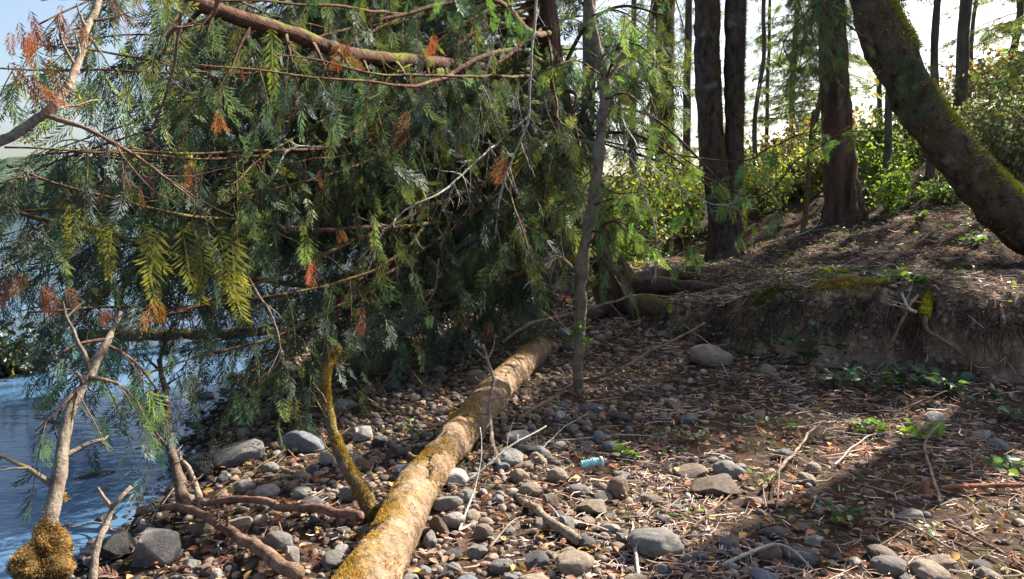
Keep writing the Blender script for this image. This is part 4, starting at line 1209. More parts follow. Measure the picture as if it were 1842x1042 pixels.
stick('twig', [gp(1690, 885, .03), gp(1760, 888, .04), gp(1870, 888, .03)], .012, .012, 'stick', 'straight reddish stick lying level at the right edge', 'stick', 0, tint=(1, .6, .45))
stick('twig', [gp(1560, 680, .05), P(1590, 640, 5.75), P(1632, 560, 5.6), P(1652, 530, 5.7)], .017, .010, 'stick', 'pinkish bare stick leaning up against the earth bank', 'stick', 4, tint=(.9, .7, .68))
stick('twig', [P(1650, 562, 5.55), P(1634, 553, 5.55), P(1622, 527, 5.6)], .012, .008, 'grey_twig', 'short grey lichen twig crossing the leaning stick on the bank', 'twig', 3)
stick('mossy_root', [P(1668, 530, 6.05), P(1664, 570, 5.72), P(1672, 595, 5.66), P(1700, 615, 5.6), P(1735, 640, 5.55)], .032, .010, 'mossy_stick', 'green mossy root curling out of the earth bank', 'root', 2, moss=(2500, (0, -.6, .6), (.2, .2, .03), (.01, .025), 0, 30, 1.1))
stick('fallen_limb', [P(1150, 548, 8.6), P(1210, 560, 8.2), P(1300, 578, 7.6), P(1360, 560, 7.4)], .11, .07, 'mossy_stick', 'mossy horizontal limb lying on the bank edge right of the cedar root', 'branch', 0, moss=(5000, (0, -.3, 1), (.13, .13, .03), (.01, .03), 0, 60, 1.0), sides=20)
stick('young_tree', [G(1443, 425), P(1450, 370, G(1443, 425)[1]), P(1455, 290, G(1443, 425)[1] - .1), P(1462, 200, G(1443, 425)[1] - .2)], .045, .02, 'mossy_stick', 'short dark stem with a lit mossy edge between the twin trunks and the red cedar', 'sapling', 6, (.1, .4), moss=(1200, (1, 0, .1), (.22, .2, .04), (.01, .04), 0, 50, 1.0))
extra = [
 ([gp(640, 722, .05), gp(700, 770, .1), P(690, 740, 5.2), P(640, 700, 5.3)], .010, 'dark mossy twig arching over the pebbles left of the log'),
 ([gp(790, 720, .03), P(760, 690, 6), P(720, 640, 6.2)], .010, 'yellowish mossy twig touching the left flank of the log'),
 ([gp(560, 790, .04), gp(480, 850, .06), gp(380, 915, .05)], .006, 'long thin dry stalk lying across the grey stones left of the mossy limb'),
 ([gp(420, 790, .04), gp(330, 880, .08), gp(270, 960, .05)], .007, 'thin slanting twig over the dark rocks at the water edge'),
 ([gp(390, 720, .02), gp(300, 800, .05), gp(215, 890, .08)], .006, 'long pale twig slanting out over the shallows'),
 ([gp(240, 1000, .03), gp(180, 960, .06), gp(130, 960, .03)], .010, 'short pale stick lying in the shallows beside the snag'),
 ([gp(940, 860, .02), gp(1000, 790, .03), gp(1060, 750, .03)], .006, 'thin twig lying behind the rounded tan cobbles'),
 ([gp(1010, 800, .03), gp(1130, 795, .04), gp(1200, 798, .03)], .006, 'level thin twig behind the blue plastic scrap'),
 ([gp(930, 900, .03), gp(990, 930, .05), gp(1030, 985, .03)], .005, 'fine twig beside the lower curved branch'),
 ([gp(1200, 1000, .03), gp(1280, 940, .05), gp(1330, 890, .04)], .007, 'thin twig lying in front of the flat slab stone'),
 ([gp(1395, 930, .03), gp(1400, 885, .07), gp(1405, 840, .06)], .006, 'upright twig right of the flat slab stone'),
 ([gp(1500, 850, .04), gp(1560, 800, .05), gp(1640, 790, .05)], .006, 'twig on the lit litter below the row of green leaves'),
 ([gp(1550, 950, .04), gp(1620, 960, .05), gp(1720, 1010, .04)], .009, 'pale curved twig in the lower right litter'),
 ([gp(1700, 960, .04), gp(1780, 1000, .04), gp(1850, 1040, .03)], .008, 'twig pointing to the bottom right corner'),
 ([gp(1300, 1040, .05), gp(1400, 1010, .07), gp(1470, 1050, .04)], .008, 'arched twig at the bottom edge right of centre'),
 ([gp(1600, 760, .05), gp(1700, 720, .06), gp(1790, 700, .06)], .007, 'pale thin twig at the foot of the bank on the right'),
 ([gp(1230, 600, .05), gp(1280, 640, .08), gp(1310, 690, .04)], .007, 'thin hanging twig in front of the pale boulder under the bank'),
 ([gp(1390, 440, .05), gp(1440, 430, .08), gp(1500, 400, .05)], .012, 'grey stick on the slope between the twin trunks and the red cedar'),
 ([gp(1350, 480, .03), gp(1352, 450, .2), gp(1350, 440, .22)], .008, 'short pale stub standing on the slope right of the twin trunks'),
 ([gp(1620, 470, .05), gp(1680, 430, .08), gp(1760, 410, .05)], .012, 'brown stick on the slope below the leaning trunk'),
 ([gp(1680, 530, .05), P(1720, 550, 5.9), P(1770, 590, 5.6)], .006, 'thin root trailing down the bank near the right edge'),
 ([gp(880, 1000, .03), gp(920, 960, .05), gp(945, 940, .03)], .005, 'fine twig in the lit gravel right of the log foot'),
]
for q, r_, lab in extra:
    stick('twig', q, r_, r_ * .5, ('stick', 'grey_twig', 'twig')[rng.integers(3)] if 'mossy' not in lab else 'mossy_stick', lab, 'twig', 3, (.04, .18), n=40, sides=6)
# log lying in the far shallows
stick('driftwood_log', [P(130, 606, 8.9), P(260, 603, 9.2), P(400, 600, 9.6), P(520, 598, 10.2)], .075, .06, 'mossy_stick', 'dark drift log lying in the water beyond the hanging sprays', 'log', 2)
#@@STONES
# ------------------------------------------------------------------ stones
def ico(sub):
    bm = bmesh.new(); bmesh.ops.create_icosphere(bm, subdivisions=sub, radius=1)
    V = np.array([v.co[:] for v in bm.verts]); T = np.array([[v.index for v in f.verts] for f in bm.faces]); bm.free()
    return V, T
def rock(seed, sub, cuts=9, ang=.8, noise_=.06):
    r = np.random.default_rng(seed)
    V, T = ico(sub)
    V = V.copy()
    for k in range(cuts):
        n_ = nrm(r.normal(size=3)); o = r.uniform(.5, .86)
        dd = V @ n_ - o
        V -= np.where(dd > 0, dd * ang, 0)[:, None] * n_
    V *= (1 + noise_ * fbm(V * 1.7 + seed * 3.1, 3) + noise_ * .25 * fbm(V * 6 + seed, 2))[:, None]
    return V, T
ROUND = [rock(s, 4, 5, .5, .10) for s in range(6)]
ANG = [rock(50 + s, 4, 13, .95, .06) for s in range(7)]
LOW = [rock(90 + s, 2, 7, .8, .10) for s in range(10)]
def rock_mesh(name, VT):
    mb = MB(); mb.add(VT[0], None, VT[1]); me = mb.mesh(name, uvtint=False); me.materials.append(M['stone']); return me
RM = [rock_mesh('rounded_stone', v) for v in ROUND]; AM = [rock_mesh('angular_stone', v) for v in ANG]
TONES = {'dark grey': (.085, .08, .078), 'grey': (.19, .175, .16), 'pale grey': (.34, .31, .275), 'brown': (.19, .135, .10), 'tan': (.31, .235, .17), 'reddish': (.22, .125, .09), 'blue-grey': (.16, .175, .19)}
placed = []   # x, y, r
def put_stone(x, y, rx, ry, rz, rot, tone, kind, label, group=None, tilt=0.15, sinkf=.35, name='stone', cat='stone'):
    me = (RM if kind == 'rounded' else AM)[rng.integers(len(RM))]
    o = bpy.data.objects.new(name, me); COL.objects.link(o)
    g = hs(x, y)
    o.location = (x, y, g + rz * (1 - sinkf) * .6)
    o.rotation_euler = (rng.uniform(-tilt, tilt), rng.uniform(-tilt, tilt), rot)
    o.scale = (rx, ry, rz)
    k = rng.uniform(.62, 1.05)
    o.color = (*[min(1, v * k) for v in TONES[tone]], 1)
    placed.append((x, y, max(rx, ry)))
    return tag(o, label, cat, group)
big = [  # px, py(centre), width px, height px, tone, kind, label, cat
 (425, 818, 98, 52, 'pale grey', 'angular', 'large flat pale grey boulder on the shore edge, just left of the grey stone pile', 0),
 (543, 798, 78, 50, 'blue-grey', 'angular', 'blocky blue-grey rock left of the upright mossy limb', 0),
 (165, 852, 78, 26, 'dark grey', 'angular', 'low dark wet rock standing alone in the shallow water', 0),
 (278, 988, 100, 90, 'grey', 'angular', 'biggest boulder at the lower left, grey on top and wet black below', 0),
 (208, 990, 60, 60, 'dark grey', 'angular', 'black wet rock between the mossy snag and the biggest boulder', 0),
 (362, 712, 46, 20, 'dark grey', 'rounded', 'small dark rock breaking the water surface beyond the pale boulder', 0),
 (1281, 642, 68, 44, 'tan', 'rounded', 'smooth pale boulder in the shade under the bank', 0),
 (1297, 880, 94, 42, 'brown', 'angular', 'long flat brown slab stone right of centre', 0),
 (1312, 850, 48, 40, 'grey', 'rounded', 'smooth grey cobble sitting just behind the flat brown slab', 0),
 (1245, 850, 60, 26, 'brown', 'angular', 'narrow brown stone left of the smooth grey cobble', 0),
 (1180, 985, 92, 60, 'grey', 'rounded', 'large rounded grey stone at the bottom edge, centre right', 0),
 (1122, 972, 44, 30, 'grey', 'angular', 'flat grey stone touching the large rounded bottom stone', 0),
 (1030, 1018, 66, 50, 'tan', 'rounded', 'smooth tan stone at the bottom edge below the tip of the curved branch', 0),
 (990, 906, 42, 48, 'brown', 'angular', 'blocky upright brown stone right of the curved branch', 0),
 (1070, 916, 56, 34, 'tan', 'angular', 'faceted tan stone right of the blocky upright stone', 0),
 (1112, 882, 36, 52, 'brown', 'rounded', 'tall egg-shaped brown stone right of the blue plastic scrap', 0),
 (1003, 860, 34, 30, 'tan', 'rounded', 'rounded tan cobble left of the blue plastic scrap', 0),
 (935, 858, 32, 30, 'tan', 'rounded', 'rounded tan cobble touching the curved branch', 0),
 (955, 885, 40, 28, 'tan', 'rounded', 'tan stone in front of the rounded cobble on the curved branch', 0),
 (1042, 886, 38, 26, 'grey', 'rounded', 'grey cobble in front of the blue plastic scrap', 0),
 (1018, 945, 42, 44, 'grey', 'angular', 'angular grey stone beside the tip of the curved branch', 0),
 (1104, 806, 38, 22, 'grey', 'rounded', 'grey cobble behind the blue plastic scrap near the green sprig', 0),
 (970, 828, 34, 26, 'tan', 'angular', 'pale squarish stone between the log and the blue plastic scrap', 0),
 (950, 810, 40, 24, 'dark grey', 'rounded', 'dark cobble close to the shaded right side of the log', 0),
 (1212, 724, 26, 14, 'pale grey', 'rounded', 'small pale pebble behind the grey twig litter', 0),
 (1322, 736, 32, 20, 'brown', 'angular', 'sunlit brown stone at the edge of the shade below the bank', 0),
 (1414, 820, 34, 22, 'grey', 'rounded', 'pale round cobble alone in the twig litter', 0),
 (1440, 1005, 60, 34, 'dark grey', 'rounded', 'dark rounded stone in the shadow at the bottom right of centre', 0),
 (1385, 1000, 40, 40, 'brown', 'angular', 'brown stone beside the dark rounded stone at the bottom', 0),
 (500, 980, 58, 44, 'grey', 'angular', 'flat grey slab just above the thick rough branch', 0),
 (524, 1006, 36, 62, 'pale grey', 'angular', 'pale wedge-shaped stone left of the mossy log foot', 0),
 (430, 945, 46, 36, 'tan', 'angular', 'pale tan stone between the two fallen brown branches', 0),
 (588, 826, 34, 30, 'pale grey', 'angular', 'pale squarish stone touching the upright mossy limb', 0),
 (725, 850, 40, 34, 'blue-grey', 'angular', 'blue-grey block wedged against the left side of the log', 0),
 (560, 912, 40, 34, 'grey', 'rounded', 'round grey cobble left of the foot of the mossy limb', 0),
 (545, 756, 40, 28, 'grey', 'angular', 'grey stone behind the blocky blue-grey rock', 0),
 (650, 782, 52, 34, 'pale grey', 'angular', 'pale grey slab between the mossy limb and the log', 0),
 (440, 878, 34, 28, 'grey', 'rounded', 'round grey cobble in front of the large pale boulder', 0),
 (480, 888, 42, 26, 'pale grey', 'rounded', 'smooth oval stone in the middle of the left stone field', 0),
 (355, 850, 60, 44, 'dark grey', 'angular', 'dark wet rock left of the large pale boulder', 0),
 (790, 950, 34, 50, 'brown', 'angular', 'brown stone tucked under the right flank of the log foot', 0),
 (868, 962, 36, 34, 'tan', 'angular', 'sunlit tan block on the gravel right of the log foot', 0),
 (862, 992, 40, 34, 'grey', 'angular', 'blocky grey stone in front of the sunlit tan block', 0),
 (1175, 905, 38, 24, 'brown', 'rounded', 'oval brown stone right of the egg-shaped stone', 0),
 (1400, 960, 44, 26, 'dark grey', 'rounded', 'dark oval stone at the edge of the trunk shadow', 0),
]
for px_, py_, w_, h_, tn, kd, lab, _ in big:
    g = G(px_, min(py_ + h_ * .3, 1100))
    D_ = g[1]
    rx = w_ * .5 * np.linalg.norm(g - np.array([0, 0, CAMZ])) / FPX * 1.08
    rz = max(h_ * .5 * D_ / FPX * 1.1, rx * .35)
    put_stone(g[0], g[1] + rx * .2, rx, rx * .72, rz, rng.uniform(-.3, .3), tn, kd, lab, sinkf=.25)

def landmark_label(px, py, size, tone, kind):
    marks = [('the large pale boulder', 425, 818), ('the blocky blue-grey rock', 543, 798), ('the biggest lower-left boulder', 278, 988), ('the upright mossy limb', 600, 800), ('the foot of the mossy log', 700, 970),
             ('the middle of the fallen log', 800, 820), ('the far end of the fallen log', 960, 650), ('the foot of the sapling', 1040, 700), ('the blue plastic scrap', 1063, 848), ('the curved branch', 935, 900),
             ('the flat brown slab', 1297, 880), ('the large rounded bottom stone', 1180, 985), ('the pale boulder under the bank', 1281, 642), ('the green ground sprig', 1140, 815), ('the row of green leaves', 1610, 780),
             ('the round cobble in the twigs', 1414, 820), ('the two fallen brown branches', 450, 930), ('the dark wet rock in the water', 165, 852), ('the thin twig litter', 1400, 760), ('the bottom edge right of centre', 1450, 1010), ('the smooth tan bottom stone', 1030, 1018), ('the far pebble shore', 620, 680), ('the water edge beyond the boulder', 430, 730), ('the lower right corner', 1750, 980)]
    best = min(marks, key=lambda m_: (m_[1] - px) ** 2 + ((m_[2] - py) * 1.6) ** 2)
    dx, dy = px - best[1], (py - best[2]) * 1.6
    dist = math.hypot(dx, dy)
    if abs(dx) > abs(dy): dr_ = 'right of' if dx > 0 else 'left of'
    else: dr_ = 'in front of' if dy > 0 else 'behind'
    how = 'just ' if dist < 60 else ('' if dist < 130 else 'well ')
    return f'{size} {tone} {kind} stone {how}{dr_} {best[0]}'.replace('blue-grey', 'bluish')

KEEP = [(1140, 822), (1063, 850), (1195, 785), (1565, 785), (1600, 783), (1655, 790), (1515, 940), (1683, 965), (1385, 868), (1350, 772), (1405, 775), (1255, 795)]
cand = []
tries = 0
while tries < 90000 and len(cand) < 4200:
    tries += 1
    y = 2.5 + 9.5 * rng.random() ** 1.5
    x = rng.uniform(shore_x(y) - .7, 4.2)
    d = float(bank_d(np.array([x]), np.array([y]))[0])
    if d > -.05: continue
    px_, py_, f_ = proj(np.array([x, y, hs(x, y)]))
    if not (-40 < px_ < 1880 and py_ < 1120): continue
    # fewer stones on the litter-covered right part
    dens = 1.0 if px_ < 1000 + (py_ - 700) * 1.1 else (.22 if px_ < 1500 + (py_ - 900) else .05)
    if rng.random() > dens: continue
    r_ = float(np.exp(rng.normal(math.log(.034), .48)))
    if y < 3.0: r_ *= 0.95
    r_ = min(max(r_, .018), .11)
    if any((x - a) ** 2 + (y - b_) ** 2 < (.74 * (r_ + c_)) ** 2 for a, b_, c_ in placed): continue
    if any(abs(px_ - a) < 26 + 500 * r_ and -14 < py_ - b_ < 16 + 300 * r_ for a, b_ in KEEP): continue
    if np.min(np.hypot(x - LOGC[:, 0], y - LOGC[:, 1])) < .09: continue
    placed.append((x, y, r_))
    cand.append((x, y, r_, px_, py_, f_))
cand.sort(key=lambda q: -q[2] / q[5])
N_IND = 255
from collections import defaultdict
names_used = defaultdict(list)
for x, y, r_, px_, py_, f_ in cand[:N_IND]:
    pr = FPX * r_ / f_
    size = 'fist-sized' if r_ > .055 else ('egg-sized' if r_ > .04 else 'small')
    tn = list(TONES)[rng.choice(7, p=[.14, .27, .16, .17, .13, .04, .09])]
    kd = 'rounded' if rng.random() < .5 else 'angular'
    lab = landmark_label(px_, py_, size, tn, kd)
    rr_ = rng.uniform(.6, .95)
    o = put_stone(x, y, r_, r_ * rr_, r_ * rng.uniform(.5, .8), rng.uniform(0, 6.28), tn, kd, lab, 'cobbles on the beach', .3, .5)
    placed.pop()
    names_used[lab].append((o, px_))
for lab, lst in names_used.items():
    if len(lst) == 2:
        lst.sort(key=lambda q: q[1])
        lst[0][0]['label'] = 'left ' + lab; lst[1][0]['label'] = 'right ' + lab
    elif len(lst) == 3:
        lst.sort(key=lambda q: q[1])
        for (o, _), wd in zip(lst, ('leftmost', 'middle', 'rightmost')): o['label'] = wd + ' ' + lab
    elif len(lst) > 3:
        lst.sort(key=lambda q: q[1])
        for k, (o, _) in enumerate(lst): o['label'] = ('leftmost ' if k == 0 else ('rightmost ' if k == len(lst) - 1 else ('inner left ' if k < len(lst) / 2 else 'inner right '))) + lab

# the uncountable small stones and gravel
mb = MB()
def add_pebbles(xs_, ys_, rs_, tnt):
    zs_ = h(xs_, ys_)
    for k in range(len(xs_)):
        V, T = LOW[rng.integers(len(LOW))]
        a = rng.uniform(0, 6.28); ca, sa = math.cos(a), math.sin(a)
        Rm = np.array([[ca, -sa, 0], [sa, ca, 0], [0, 0, 1]])
        s_ = np.array([1, rng.uniform(.6, .95), rng.uniform(.45, .8)]) * rs_[k]
        mb.add((V * s_) @ Rm.T + (xs_[k], ys_[k], zs_[k] + s_[2] * .2), None, T, tnt[k] if tnt is not None else (1, 1, 1))
rest = cand[N_IND:]
add_pebbles(np.array([q[0] for q in rest]), np.array([q[1] for q in rest]), np.array([q[2] for q in rest]), None)
n_ = 9000
ys_ = 2.4 + 11 * rng.random(n_) ** 1.6
xs_ = shore_x(ys_) - .5 + rng.random(n_) * 6.5
dd = bank_d(xs_, ys_)
pxs = W0 / 2 + FPX * xs_ / ys_
keep = (dd < -.02) & (pxs < 1900) & (rng.random(n_) < np.where(pxs < 1250, 1, .25))
xs_, ys_ = xs_[keep], ys_[keep]
add_pebbles(xs_, ys_, rng.uniform(.010, .026, len(xs_)), None)
bx, by = [], []
while len(bx) < 220:
    g = G(rng.uniform(1150, 1842), rng.uniform(530, 700))
    dq = float(bank_d(np.array([g[0]]), np.array([g[1]]))[0])
    if -.3 < dq < .35: bx.append(g[0]); by.append(g[1])
add_pebbles(np.array(bx), np.array(by), rng.uniform(.012, .045, len(bx)), None)
single('pebbles', mb, M['gravel'], (0, 0, 0), 'small stones and gravel covering the beach', 'pebbles', kind='stuff')
#@@LITTER
# ------------------------------------------------------------------ litter
def litter_pts(n, xr, yr, fn, pw=1.4):
    y = yr[0] + (yr[1] - yr[0]) * rng.random(n) ** pw
    x = xr[0] + (xr[1] - xr[0]) * rng.random(n)
    k = fn(x, y)
    k = rng.random(n) < k
    return x[k], y[k]
def beach_right(x, y):
    px = W0 / 2 + FPX * x / y
    d = bank_d(x, y)
    w = np.where(px > 1150, 1.0, np.where(px > 950, .35, .10))
    w = w * (x > shore_x(y) + .1) * (.35 + .65 * (vnoise(np.stack([x * 1.7, y * 1.7, 0 * x + 7], -1)) > -.15))
    return np.where(d < .0, w, .8)
mb = MB()
x, y = litter_pts(95000, (-3, 8), (2.4, 12), beach_right, 1.6)
z = h(x, y)
m = len(x)
an = rng.uniform(0, 2 * math.pi, m) * .5 + rng.normal(0, .6, m)
L = np.exp(rng.normal(math.log(.055), .6, m)); L = np.clip(L, .02, .35)
wd = np.where(rng.random(m) < .72, rng.uniform(.0010, .0022, m), rng.uniform(.0018, .0030, m)) * (1 + L * 3)
e = np.stack([np.cos(an), np.sin(an), rng.normal(0, .16, m)], -1)
p0 = np.stack([x, y, z + rng.uniform(.004, .035, m)], -1) - e * (L * .5)[:, None]
bend = rng.normal(size=(m, 3)) * np.array([1, 1, .2]) * (L * .10)[:, None]
pm_ = p0 + e * (L * .5)[:, None] + bend
p1 = p0 + e * L[:, None]
for q in (p0, pm_, p1):
    q[:, 2] = np.maximum(q[:, 2], h(q[:, 0], q[:, 1]) + .003)
up_ = np.array([0, 0, 1.])
sd = nrm(np.cross(e, up_))
rows = []
for q, s_ in ((p0, 1), (pm_, .9), (p1, .4)):
    w_ = (wd * s_)[:, None]
    rows.append(np.stack([q - sd * w_, q + up_ * w_ * 1.3, q + sd * w_], 1))
V = np.concatenate(rows, 1)   # m,9,3
off = (np.arange(m) * 9)[:, None, None]
Q = np.array([(0, 1, 4, 3), (1, 2, 5, 4), (3, 4, 7, 6), (4, 5, 8, 7)])[None] + off
tn = tints(m, (.33, .23, .175), .65, .12)
mb.add(V.reshape(-1, 3), Q.reshape(-1, 4), None, np.repeat(tn, 9, 0))
single('twig_litter', mb, M['litter'], (0, 0, 0), 'dense mat of fine twigs and needles on the ground', 'litter', kind='stuff')
# fallen leaves
mb = MB()
def beach_leaf(x, y):
    d = bank_d(x, y)
    return np.where(x < shore_x(y) + .15, 0, np.where(d < 0, .75, .8))
x, y = litter_pts(10000, (-3, 8), (2.4, 13), beach_leaf, 1.5)
m = len(x); z = h(x, y)
a = rng.uniform(0, 6.28, m)
pal = np.array([(.34, .13, .05), (.22, .10, .05), (.42, .25, .07), (.17, .09, .06), (.38, .30, .10), (.30, .20, .12)])
tn = pal[rng.integers(0, len(pal), m)] * np.exp(rng.normal(0, .25, (m, 1)))
scatter(mb, LEAF, np.stack([x, y, z + rng.uniform(.01, .04, m)], -1), np.stack([np.cos(a), np.sin(a), rng.normal(0, .25, m)], -1), rvec(m, 2.0), rng.uniform(.018, .06, m), tn, 1.2)
single('leaf_litter', mb, M['litter'], (0, 0, 0), 'brown and orange fallen leaves scattered over beach and bank', 'leaves', kind='stuff')
# rusty dropped cedar sprays
mb = MB()
x, y = litter_pts(4200, (-2.5, 7), (2.4, 12), lambda x, y: np.where(x < shore_x(y) + .2, 0, np.where(vnoise(np.stack([x * 1.3, y * 1.3, 0 * x], -1)) > 0.0, .8, .1)), 1.5)
m = len(x); z = h(x, y); a = rng.uniform(0, 6.28, m)
scatter_multi(mb, CEDAR_LO + COMB[:1], np.stack([x, y, z + rng.uniform(.012, .04, m)], -1), np.stack([np.cos(a), np.sin(a), rng.normal(0, .15, m)], -1), rvec(m, 3.0), rng.uniform(.06, .16, m), tints(m, (.20, .085, .045), .45, .1))
single('needle_litter', mb, M['litter'], (0, 0, 0), 'rust brown dropped cedar sprays lying on the ground', 'litter', kind='stuff')
# green low ground cover on the bank top
mb = MB()
x, y = litter_pts(9500, (1.5, 12), (5.8, 18), lambda x, y: np.where(bank_d(x, y) > .35, np.where(vnoise(np.stack([x * .9, y * .9, 0 * x + 5], -1)) > .05, .8, .12), 0), 1.3)
m = len(x); z = h(x, y); a = rng.uniform(0, 6.28, m)
scatter(mb, LEAF, np.stack([x, y, z + rng.uniform(.01, .09, m)], -1), np.stack([np.cos(a), np.sin(a), rng.normal(.15, .3, m)], -1), rvec(m, 2.0), rng.uniform(.03, .09, m), tints(m, (.09, .14, .035), .5, .2))
single('ground_cover', mb, M['broad_leaf'], (0, 0, 0), 'low green creeping plants and moss on the bank top', 'plants', kind='stuff')

# bank face: hanging roots (countable larger ones) and fine root hairs
mb = MB()
for k in range(800):
    px_ = rng.uniform(1180, 1842); top = np.interp(px_, [1150, 1300, 1400, 1842], [560, 565, 535, 545])
    g = G(px_, top + rng.uniform(0, 60))
    e = g + np.array([rng.normal(0, .12), -rng.uniform(.02, .12), -rng.uniform(.05, .4)])
    ez = hs(e[0], e[1]); e[2] = max(e[2], ez + .01)
    mdl = (g + e) / 2 + np.array([rng.normal(0, .04), -.03, rng.normal(0, .03)])
    mb.tube(smooth([g, mdl, e], 7), np.linspace(rng.uniform(.002, .009), .0012, 7), 4, cap=False, C=(rng.uniform(.6, 1.3),) * 3)
single('root_hairs', mb, M['root'], (0, 0, 0), 'tangle of fine roots hanging over the earth bank', 'roots', kind='stuff')
#@@PLANTS
# ------------------------------------------------------------------ small single plants
def plant(px, py, D_off, n, hgt, ls, col, label, name='small_plant', spread=.08, group=None, cat='plant', flat=.6):
    b = G(px, py)
    r_ = root(name, b, label, cat, group)
    w = MB(); f = MB()
    pos, dr = [], []
    ns = max(3, n // 3)
    for k in range(ns):
        an = rng.uniform(0, 6.28); l_ = spread * rng.uniform(.4, 1.2)
        e = b + np.array([math.cos(an) * l_, math.sin(an) * l_, 0]); e[2] = hs(e[0], e[1]) + hgt * rng.uniform(.35, 1)
        cc = smooth([b + (0, 0, -.01), (b + e) / 2 + (0, 0, hgt * .25), e], 7)
        w.tube(cc, np.linspace(.0026, .0012, 7), 4, cap=False)
        for q in range(3):
            pos.append(cc[-1 - q * 2]); a2 = an + (q - 1) * rng.uniform(.6, 1.2)
            dr.append((math.cos(a2), math.sin(a2), rng.uniform(-.2, .5)))
    m = len(pos)
    scatter(f, LEAF, np.array(pos), np.array(dr), rvec(m, 2.0 * flat + .3), rng.uniform(*ls, m), tints(m, col, .18, .12), 1.25)
    part('stems', w, M['twig'], r_, b); part('leaves', f, M['broad_leaf'], r_, b, smooth_=False)
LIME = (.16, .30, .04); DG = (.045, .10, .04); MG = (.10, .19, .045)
PL = [
 (1140, 822, 24, .07, (.03, .06), LIME, 'bright green rosette sprig on the cobbles right of the blue plastic scrap'),
 (1195, 785, 24, .06, (.02, .05), MG, 'soft green weed patch behind the bright rosette sprig'),
 (1565, 785, 15, .08, (.05, .09), (.15, .28, .05), 'left plant in the row of green leaves on the twig litter'),
 (1600, 783, 12, .07, (.05, .09), (.2, .36, .06), 'middle plant in the row of green leaves on the twig litter'),
 (1655, 790, 18, .09, (.05, .10), (.15, .30, .05), 'right plant in the row of green leaves on the twig litter'),
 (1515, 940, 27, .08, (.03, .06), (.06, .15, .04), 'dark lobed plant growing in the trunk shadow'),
 (1683, 965, 8, .07, (.03, .05), LIME, 'small bright sprout in the lower right litter'),
 (1385, 868, 21, .08, (.02, .04), MG, 'feathery green tuft right of the flat brown slab'),
 (1350, 772, 12, .06, (.03, .05), MG, 'small green plant in the litter left of the leaf row'),
 (1405, 775, 15, .06, (.03, .06), MG, 'low green creeper in the litter between twigs and leaf row'),
 (1255, 795, 12, .05, (.03, .05), LIME, 'tiny lime sprout near the edge of the cobbles'),
 (1500, 500, 24, .12, (.05, .10), (.26, .34, .03), 'glowing yellow-green leaves on the mossy lip of the bank'),
 (1600, 512, 18, .10, (.05, .10), (.16, .26, .04), 'green leaves on the bank lip above the leaning stick'),
 (1660, 510, 18, .08, (.05, .09), (.06, .12, .04), 'dark green leaves on the bank lip above the mossy root'),
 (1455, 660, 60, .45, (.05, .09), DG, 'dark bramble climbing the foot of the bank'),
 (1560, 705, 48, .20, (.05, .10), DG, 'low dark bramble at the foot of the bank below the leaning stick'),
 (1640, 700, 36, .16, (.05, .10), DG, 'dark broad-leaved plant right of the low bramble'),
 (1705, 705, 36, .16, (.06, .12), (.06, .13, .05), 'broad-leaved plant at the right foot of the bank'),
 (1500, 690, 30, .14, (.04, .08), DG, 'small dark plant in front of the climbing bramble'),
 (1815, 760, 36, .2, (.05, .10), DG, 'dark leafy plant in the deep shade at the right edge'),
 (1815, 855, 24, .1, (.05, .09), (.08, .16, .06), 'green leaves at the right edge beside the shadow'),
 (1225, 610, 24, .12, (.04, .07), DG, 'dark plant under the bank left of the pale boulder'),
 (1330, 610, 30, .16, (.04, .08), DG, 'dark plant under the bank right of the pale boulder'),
 (745, 790, 9, .1, (.03, .06), LIME, 'pale green sprig against the left side of the log'),
 (1200, 820, 12, .04, (.02, .04), MG, 'weed sprout beside the green rosette'),
 (1235, 932, 9, .04, (.02, .04), LIME, 'tiny yellow-green sprout left of the bottom shadow'),
 (1090, 685, 12, .08, (.03, .05), (.14, .22, .04), 'small sprouting plant at the foot of the sapling'),
 (1750, 440, 24, .12, (.06, .12), (.10, .18, .04), 'green fern-like clump on the slope under the leaning trunk'),
 (1650, 400, 24, .12, (.06, .12), (.12, .17, .04), 'sunlit clump high on the slope under the leaning trunk'),
 (1600, 395, 24, .12, (.06, .12), (.08, .15, .04), 'green clump on the slope right of the red cedar foot'),
]
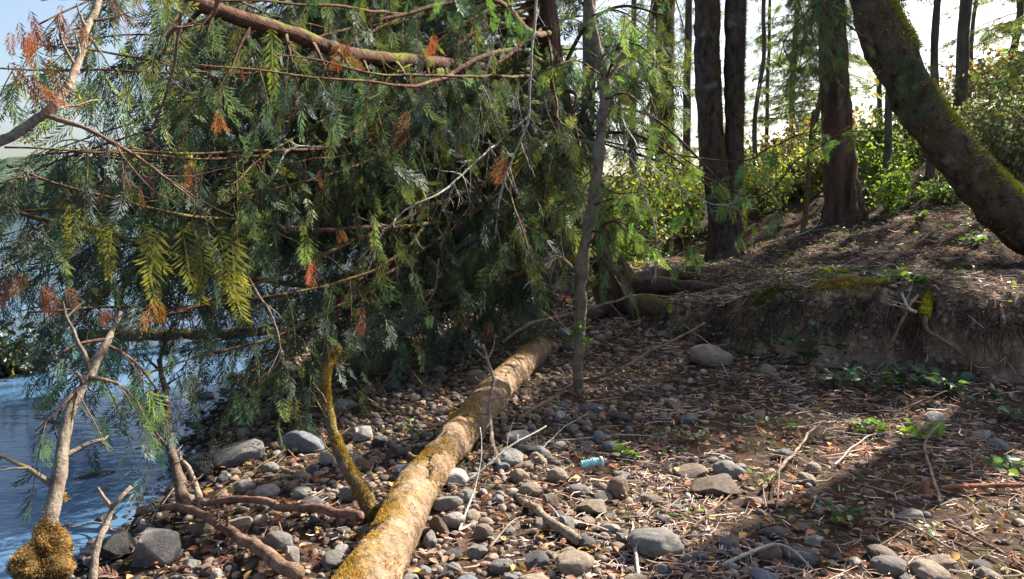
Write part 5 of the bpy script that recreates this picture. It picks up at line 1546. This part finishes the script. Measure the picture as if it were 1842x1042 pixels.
for px_, py_, n_, hg, ls, col_, lab in PL:
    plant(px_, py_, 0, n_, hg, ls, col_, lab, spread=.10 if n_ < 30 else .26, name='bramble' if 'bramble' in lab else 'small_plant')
# golden moss cushion on the lip of the bank
b = G(1530, 505); mm = MB(); n_ = 9000
x = b[0] + rng.normal(0, .17, n_); y = b[1] + rng.normal(0, .10, n_); z = h(x, y)
V_ = np.array([(-.12, 0, 0), (.12, 0, 0), (.04, 1, .1), (-.04, 1, .1)])
scatter(mm, (V_, np.array([(0, 1, 2, 3)])), np.stack([x, y, z], -1), rvec(n_, 1.3), rvec(n_), rng.uniform(.012, .04, n_), tints(n_, (.30, .24, .05), .3))
single('moss_cushion', mm, M['moss'], tuple(b), 'golden sunlit moss cushion on the lip of the earth bank', 'moss', smooth_=False)
b = G(1375, 555); mm = MB(); n_ = 5000
x = b[0] + rng.normal(0, .10, n_); y = b[1] + rng.normal(0, .08, n_); z = h(x, y)
scatter(mm, (V_, np.array([(0, 1, 2, 3)])), np.stack([x, y, z], -1), rvec(n_, .8), rvec(n_), rng.uniform(.012, .04, n_), tints(n_, (.13, .13, .03), .3))
single('moss_cushion', mm, M['moss'], tuple(b), 'dull green moss cushion where the bank meets the mossy limb', 'moss', smooth_=False)

# blue-green crumpled plastic scrap
b = G(1063, 852)
m, nt = newmat('clear blue-green plastic')
n_ = noise_node(nt, 30, 3, .6)
bb = finish(nt, ramp(nt, n_, [(.35, (.12, .42, .42)), (.65, (.45, .75, .72))]), .25, n_, .6, .01, .6)
M['plastic'] = m
mb = MB()
cc = smooth([b + (-.055, 0, .045), b + (0, .005, .052), b + (.055, .01, .060)], 26)
mb.tube(cc, .026 * (1 + .12 * np.sin(np.arange(26) * 2.1)), 18, rough=.35, freq=22)
PB = root('plastic_scrap', b, 'crumpled blue-green plastic scrap lying on the cobbles', 'litter')
part('wrapper', mb, M['plastic'], PB, b)
mb = MB(); mb.tube(smooth([b + (.055, .01, .060), b + (.068, .012, .062)], 4), .03, 18)
m2 = plain_mat('pale plastic rim', (.6, .7, .68), .4)
part('rim', mb, m2, PB, b)
